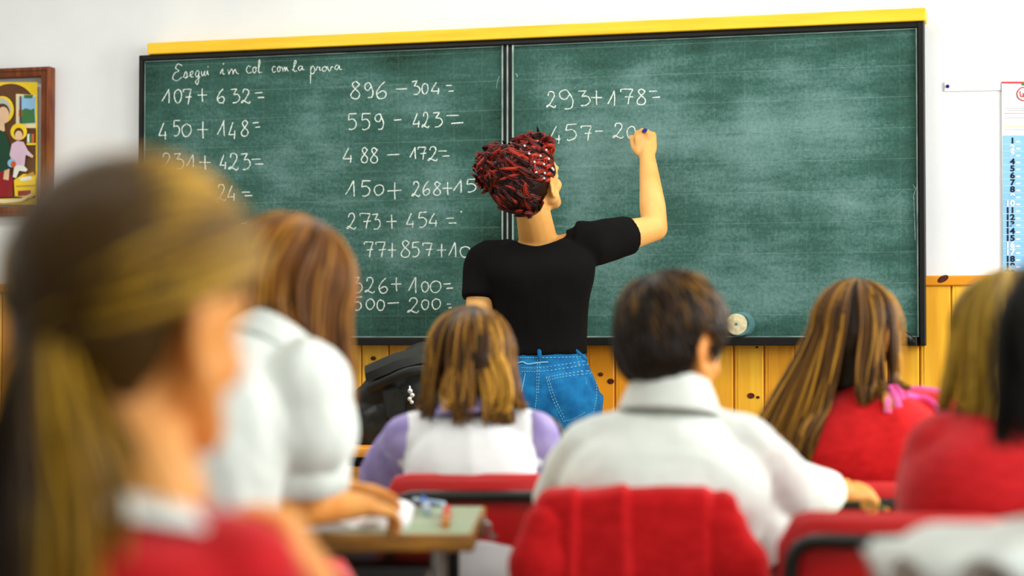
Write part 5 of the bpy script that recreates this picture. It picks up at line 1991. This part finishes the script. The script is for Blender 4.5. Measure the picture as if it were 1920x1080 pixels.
open_notebook('notebook', [(1385, 1004), (1468, 1006), (1478, 975), (1400, 972)], H2, 'white notebook at the right elbow of the boy in white')

def stick(name, a, b, r, m, label, cat, parts):
    a, b = V(a), V(b)
    root = empty(name, a, label, cat)
    d = b - a
    for nm, f0, f1, r0, r1, mm in parts:
        simple(nm, lambda bm: tube(bm, [d * f0, d * f1], [r0 * r, r1 * r], 12), mm, root)
    return root
zz = V((0, 0, .006))
stick('pen', on_desk(770, 944, H1) + zz * 1.3, on_desk(832, 951, H1) + zz, .005, None, 'pale pen lying across the green desk top', 'pen', [('barrel', .12, 1, 1, 1, m_palepen), ('tip', 0, .12, .3, 1, m_silver)])
stick('marker', on_desk(792, 942, H1) + zz * 1.4, on_desk(803, 968, H1) + zz * 1.4, .007, None, 'bright blue and white marker beside the pale pen', 'marker', [('cap', 0, .5, 1, 1, m_bluepen), ('barrel', .5, 1, 1, .95, m_palepen)])
stick('glue_stick', on_desk(838, 962, H1) + zz * 1.2, on_desk(835, 992, H1) + zz * 1.2, .007, None, 'red-capped orange stick lying at the near edge of the green desk', 'glue stick', [('cap', 0, .4, 1.1, 1.1, m_redpl), ('barrel', .4, 1, 1, 1, m_orange)])
stick('pencil', P(1632, 944, 3.58), P(1668, 957, 3.5), .004, None, 'green pencil in the hand of the boy in white', 'pencil', [('shaft', 0, .85, 1, 1, m_greenpen), ('point', .85, 1, 1, .1, m_orange)])

def dark_pouch():                                         # on the smock girl's desk, in front of the teacher
    c = V((P(1018, 800, 4.2).x, 4.2, H3 + .001))
    root = empty('black_bag', c, 'small black bag with looped handle beside the jeans of the teacher', 'bag')
    b = Blob()
    b.loft([(V((0, 0, .012)), V((1, 0, 0)), V((0, 1, 0)), .075, .05), (V((0, 0, .06)), V((1, 0, 0)), V((0, 1, 0)), .08, .055), (V((0, 0, .105)), V((1, 0, 0)), V((0, 1, 0)), .06, .035)], p=3)
    me = b.mesh(.008, 4, .5, folds(.003, 20))
    zmin = min(v.co.z for v in me.vertices)
    me.transform(Matrix.Translation((0, 0, -zmin)))
    link('pouch', me, m_bag, root)
    simple('handle', lambda bm: tube(bm, catmull([V((-.03, 0, .09)), V((-.02, 0, .15)), V((.012, 0, .163)), V((.036, 0, .14)), V((.04, 0, .09))], 5), [.007] * 9 + [.010] * 12, 10, 0, .7), m_tube, root)
    c2_ = V((P(1042, 820, 4.1).x, 4.1, H3 + .001))
    r2 = empty('pencil_case', c2_, 'small red pencil case beside the black bag with the looped handle', 'pencil case')
    b = Blob()
    b.loft([(V((-.05, 0, .03)), V((0, 1, 0)), V((0, 0, 1)), .02, .028), (V((0, 0, .034)), V((0, 1, 0)), V((0, 0, 1)), .026, .034), (V((.05, 0, .03)), V((0, 1, 0)), V((0, 0, 1)), .02, .026)], p=3)
    me = b.mesh(.006, 4)
    zmin = min(v.co.z for v in me.vertices)
    me.transform(Matrix.Translation((0, 0, -zmin)))
    link('case', me, m_redpl, r2)
    simple('zip', lambda bm: tube(bm, [V((-.045, 0, .058)), V((0, 0, .068)), V((.045, 0, .056))], .003, 6), m_tube, r2)
dark_pouch()

# ---------------------------------------------------------------- the teacher's desk and the black backpack on it
TD = 5.0
TZ = P(670, 841, TD).z
def teacher_desk():
    x0, x1 = P(190, 841, TD).x, P(872, 841, TD).x
    root = empty('teacher_desk', V(((x0 + x1) / 2, TD + .3, 0)), 'wooden teacher desk carrying the black backpack', 'desk')
    o = root.location
    def B(lo, hi, bev=.003): return lambda bm: box(bm, V(lo) - o, V(hi) - o, bev)
    simple('desktop', B((x0, TD, TZ - .024), (x1, TD + .58, TZ), .005), m_pinewood, root)
    simple('painted_shadow_strip', B((x0 + .03, TD + .04, TZ - .05), (x1 - .03, TD + .55, TZ - .0245)), m_black, root)  # black block stands in for the shade under the desktop
    simple('front_panel', B((x0 + .03, TD + .03, TZ - .48), (P(648, 870, TD).x, TD + .05, TZ - .046)), m_pinewood, root)
    simple('front_panel', B((P(649, 870, TD).x, TD + .02, TZ - .48), (x1 - .03, TD + .05, TZ - .05)), m_pinewood, root)
    for x in (x0 + .035, x1 - .075):
        for y in (TD + .055, TD + .51):
            simple('leg', B((x, y, 0), (x + .04, y + .04, TZ - .05)), m_pinewood, root)
m_pinewood = mat('honey wood', (226, 160, 60), (184, 112, 30), rough=0.4, scale=5, stretch=(1, 8, 8), lo=.3, hi=.75)
teacher_desk()

def backpack():
    Y = TD + .26
    c = V((P(740, 841, Y).x, Y, TZ + .001))
    root = empty('backpack', c, 'black backpack slumped on the wooden teacher desk', 'backpack')
    q = lambda x, y, dy=0: P(x, y, Y + dy) - c
    b = Blob()
    zb = .075
    b.chain([q(690, 800), q(760, 795), q(850, 795)], [.088, .1, .09])
    b.chain([q(716, 760), q(780, 745), q(850, 740)], [.07, .1, .09])
    b.chain([q(745, 715), q(800, 692), q(850, 690)], [.05, .07, .08])
    b.chain([q(800, 680), q(850, 676)], [.045, .05])
    b.ell(q(680, 810), (.055, .08, .06))
    b.chain([q(700, 745, -.03), q(735, 712, -.04), q(790, 690, -.03)], [.045, .05, .05])
    f1, f2 = folds(.012, 7, (1, 1, 1), 12), folds(.004, 22, (1, 1, 1), 5)
    me = b.mesh(.008, 4, .5, lambda p, n: f1(p, n) + f2(p, n))
    for v in me.vertices: v.co.z = max(v.co.z, .001)
    link('bag_body', me, m_bag, root)
    def flap(bm):
        top = [q(684, 690, -.06), q(716, 676, -.07), q(746, 664, -.07), q(790, 654, -.05), q(840, 648, -.02)]
        low = [q(686, 716, -.1), q(722, 703, -.12), q(752, 690, -.12), q(796, 680, -.11), q(846, 676, -.1)]
        a, b_ = catmull(top, 4), catmull(low, 4)
        rings = []
        for p, r_ in zip(a, b_):
            m_ = p.lerp(r_, .5) + V((0, -.018, .004))
            back = V((0, .02, 0))
            rings.append([p + back, p + V((0, 0, .006)), p + V((0, -.008, 0)), m_, r_, r_ + V((0, .012, .002)), m_ + back])
        skin_rings(bm, rings)
    simple('flap', flap, m_bag, root)
    simple('strap', lambda bm: tube(bm, catmull([q(690, 730, -.1), q(730, 712, -.13), q(770, 696, -.14), q(830, 690, -.12)], 5), .012, 8, 0, .35, V((0, 1, 0))), m_bag, root)
    simple('front_pocket', lambda bm: None or skin_rings(bm, [[q(x, y, dy) for x, y, dy in r_] for r_ in (
        [(716, 730, -.10), (742, 726, -.115), (762, 738, -.12), (756, 790, -.12), (724, 788, -.11)], [(718, 734, -.125), (741, 731, -.14), (758, 741, -.14), (752, 785, -.14), (727, 783, -.135)])]), m_bag, root)
    def charm(bm):
        for i, (x, y) in enumerate(((769, 733), (773, 741), (768, 748), (772, 754))):
            bmesh.ops.create_icosphere(bm, subdivisions=2, radius=.0075 - .0006 * i, matrix=Matrix.Translation(q(x, y, -.145)))
        tube(bm, [q(768, 724, -.14), q(770, 740, -.146), q(770, 754, -.146)], .002, 6)
    simple('zip_charm', charm, m_silver, root)
    root.children[-1]['label'] = 'silver zip charm'
backpack()
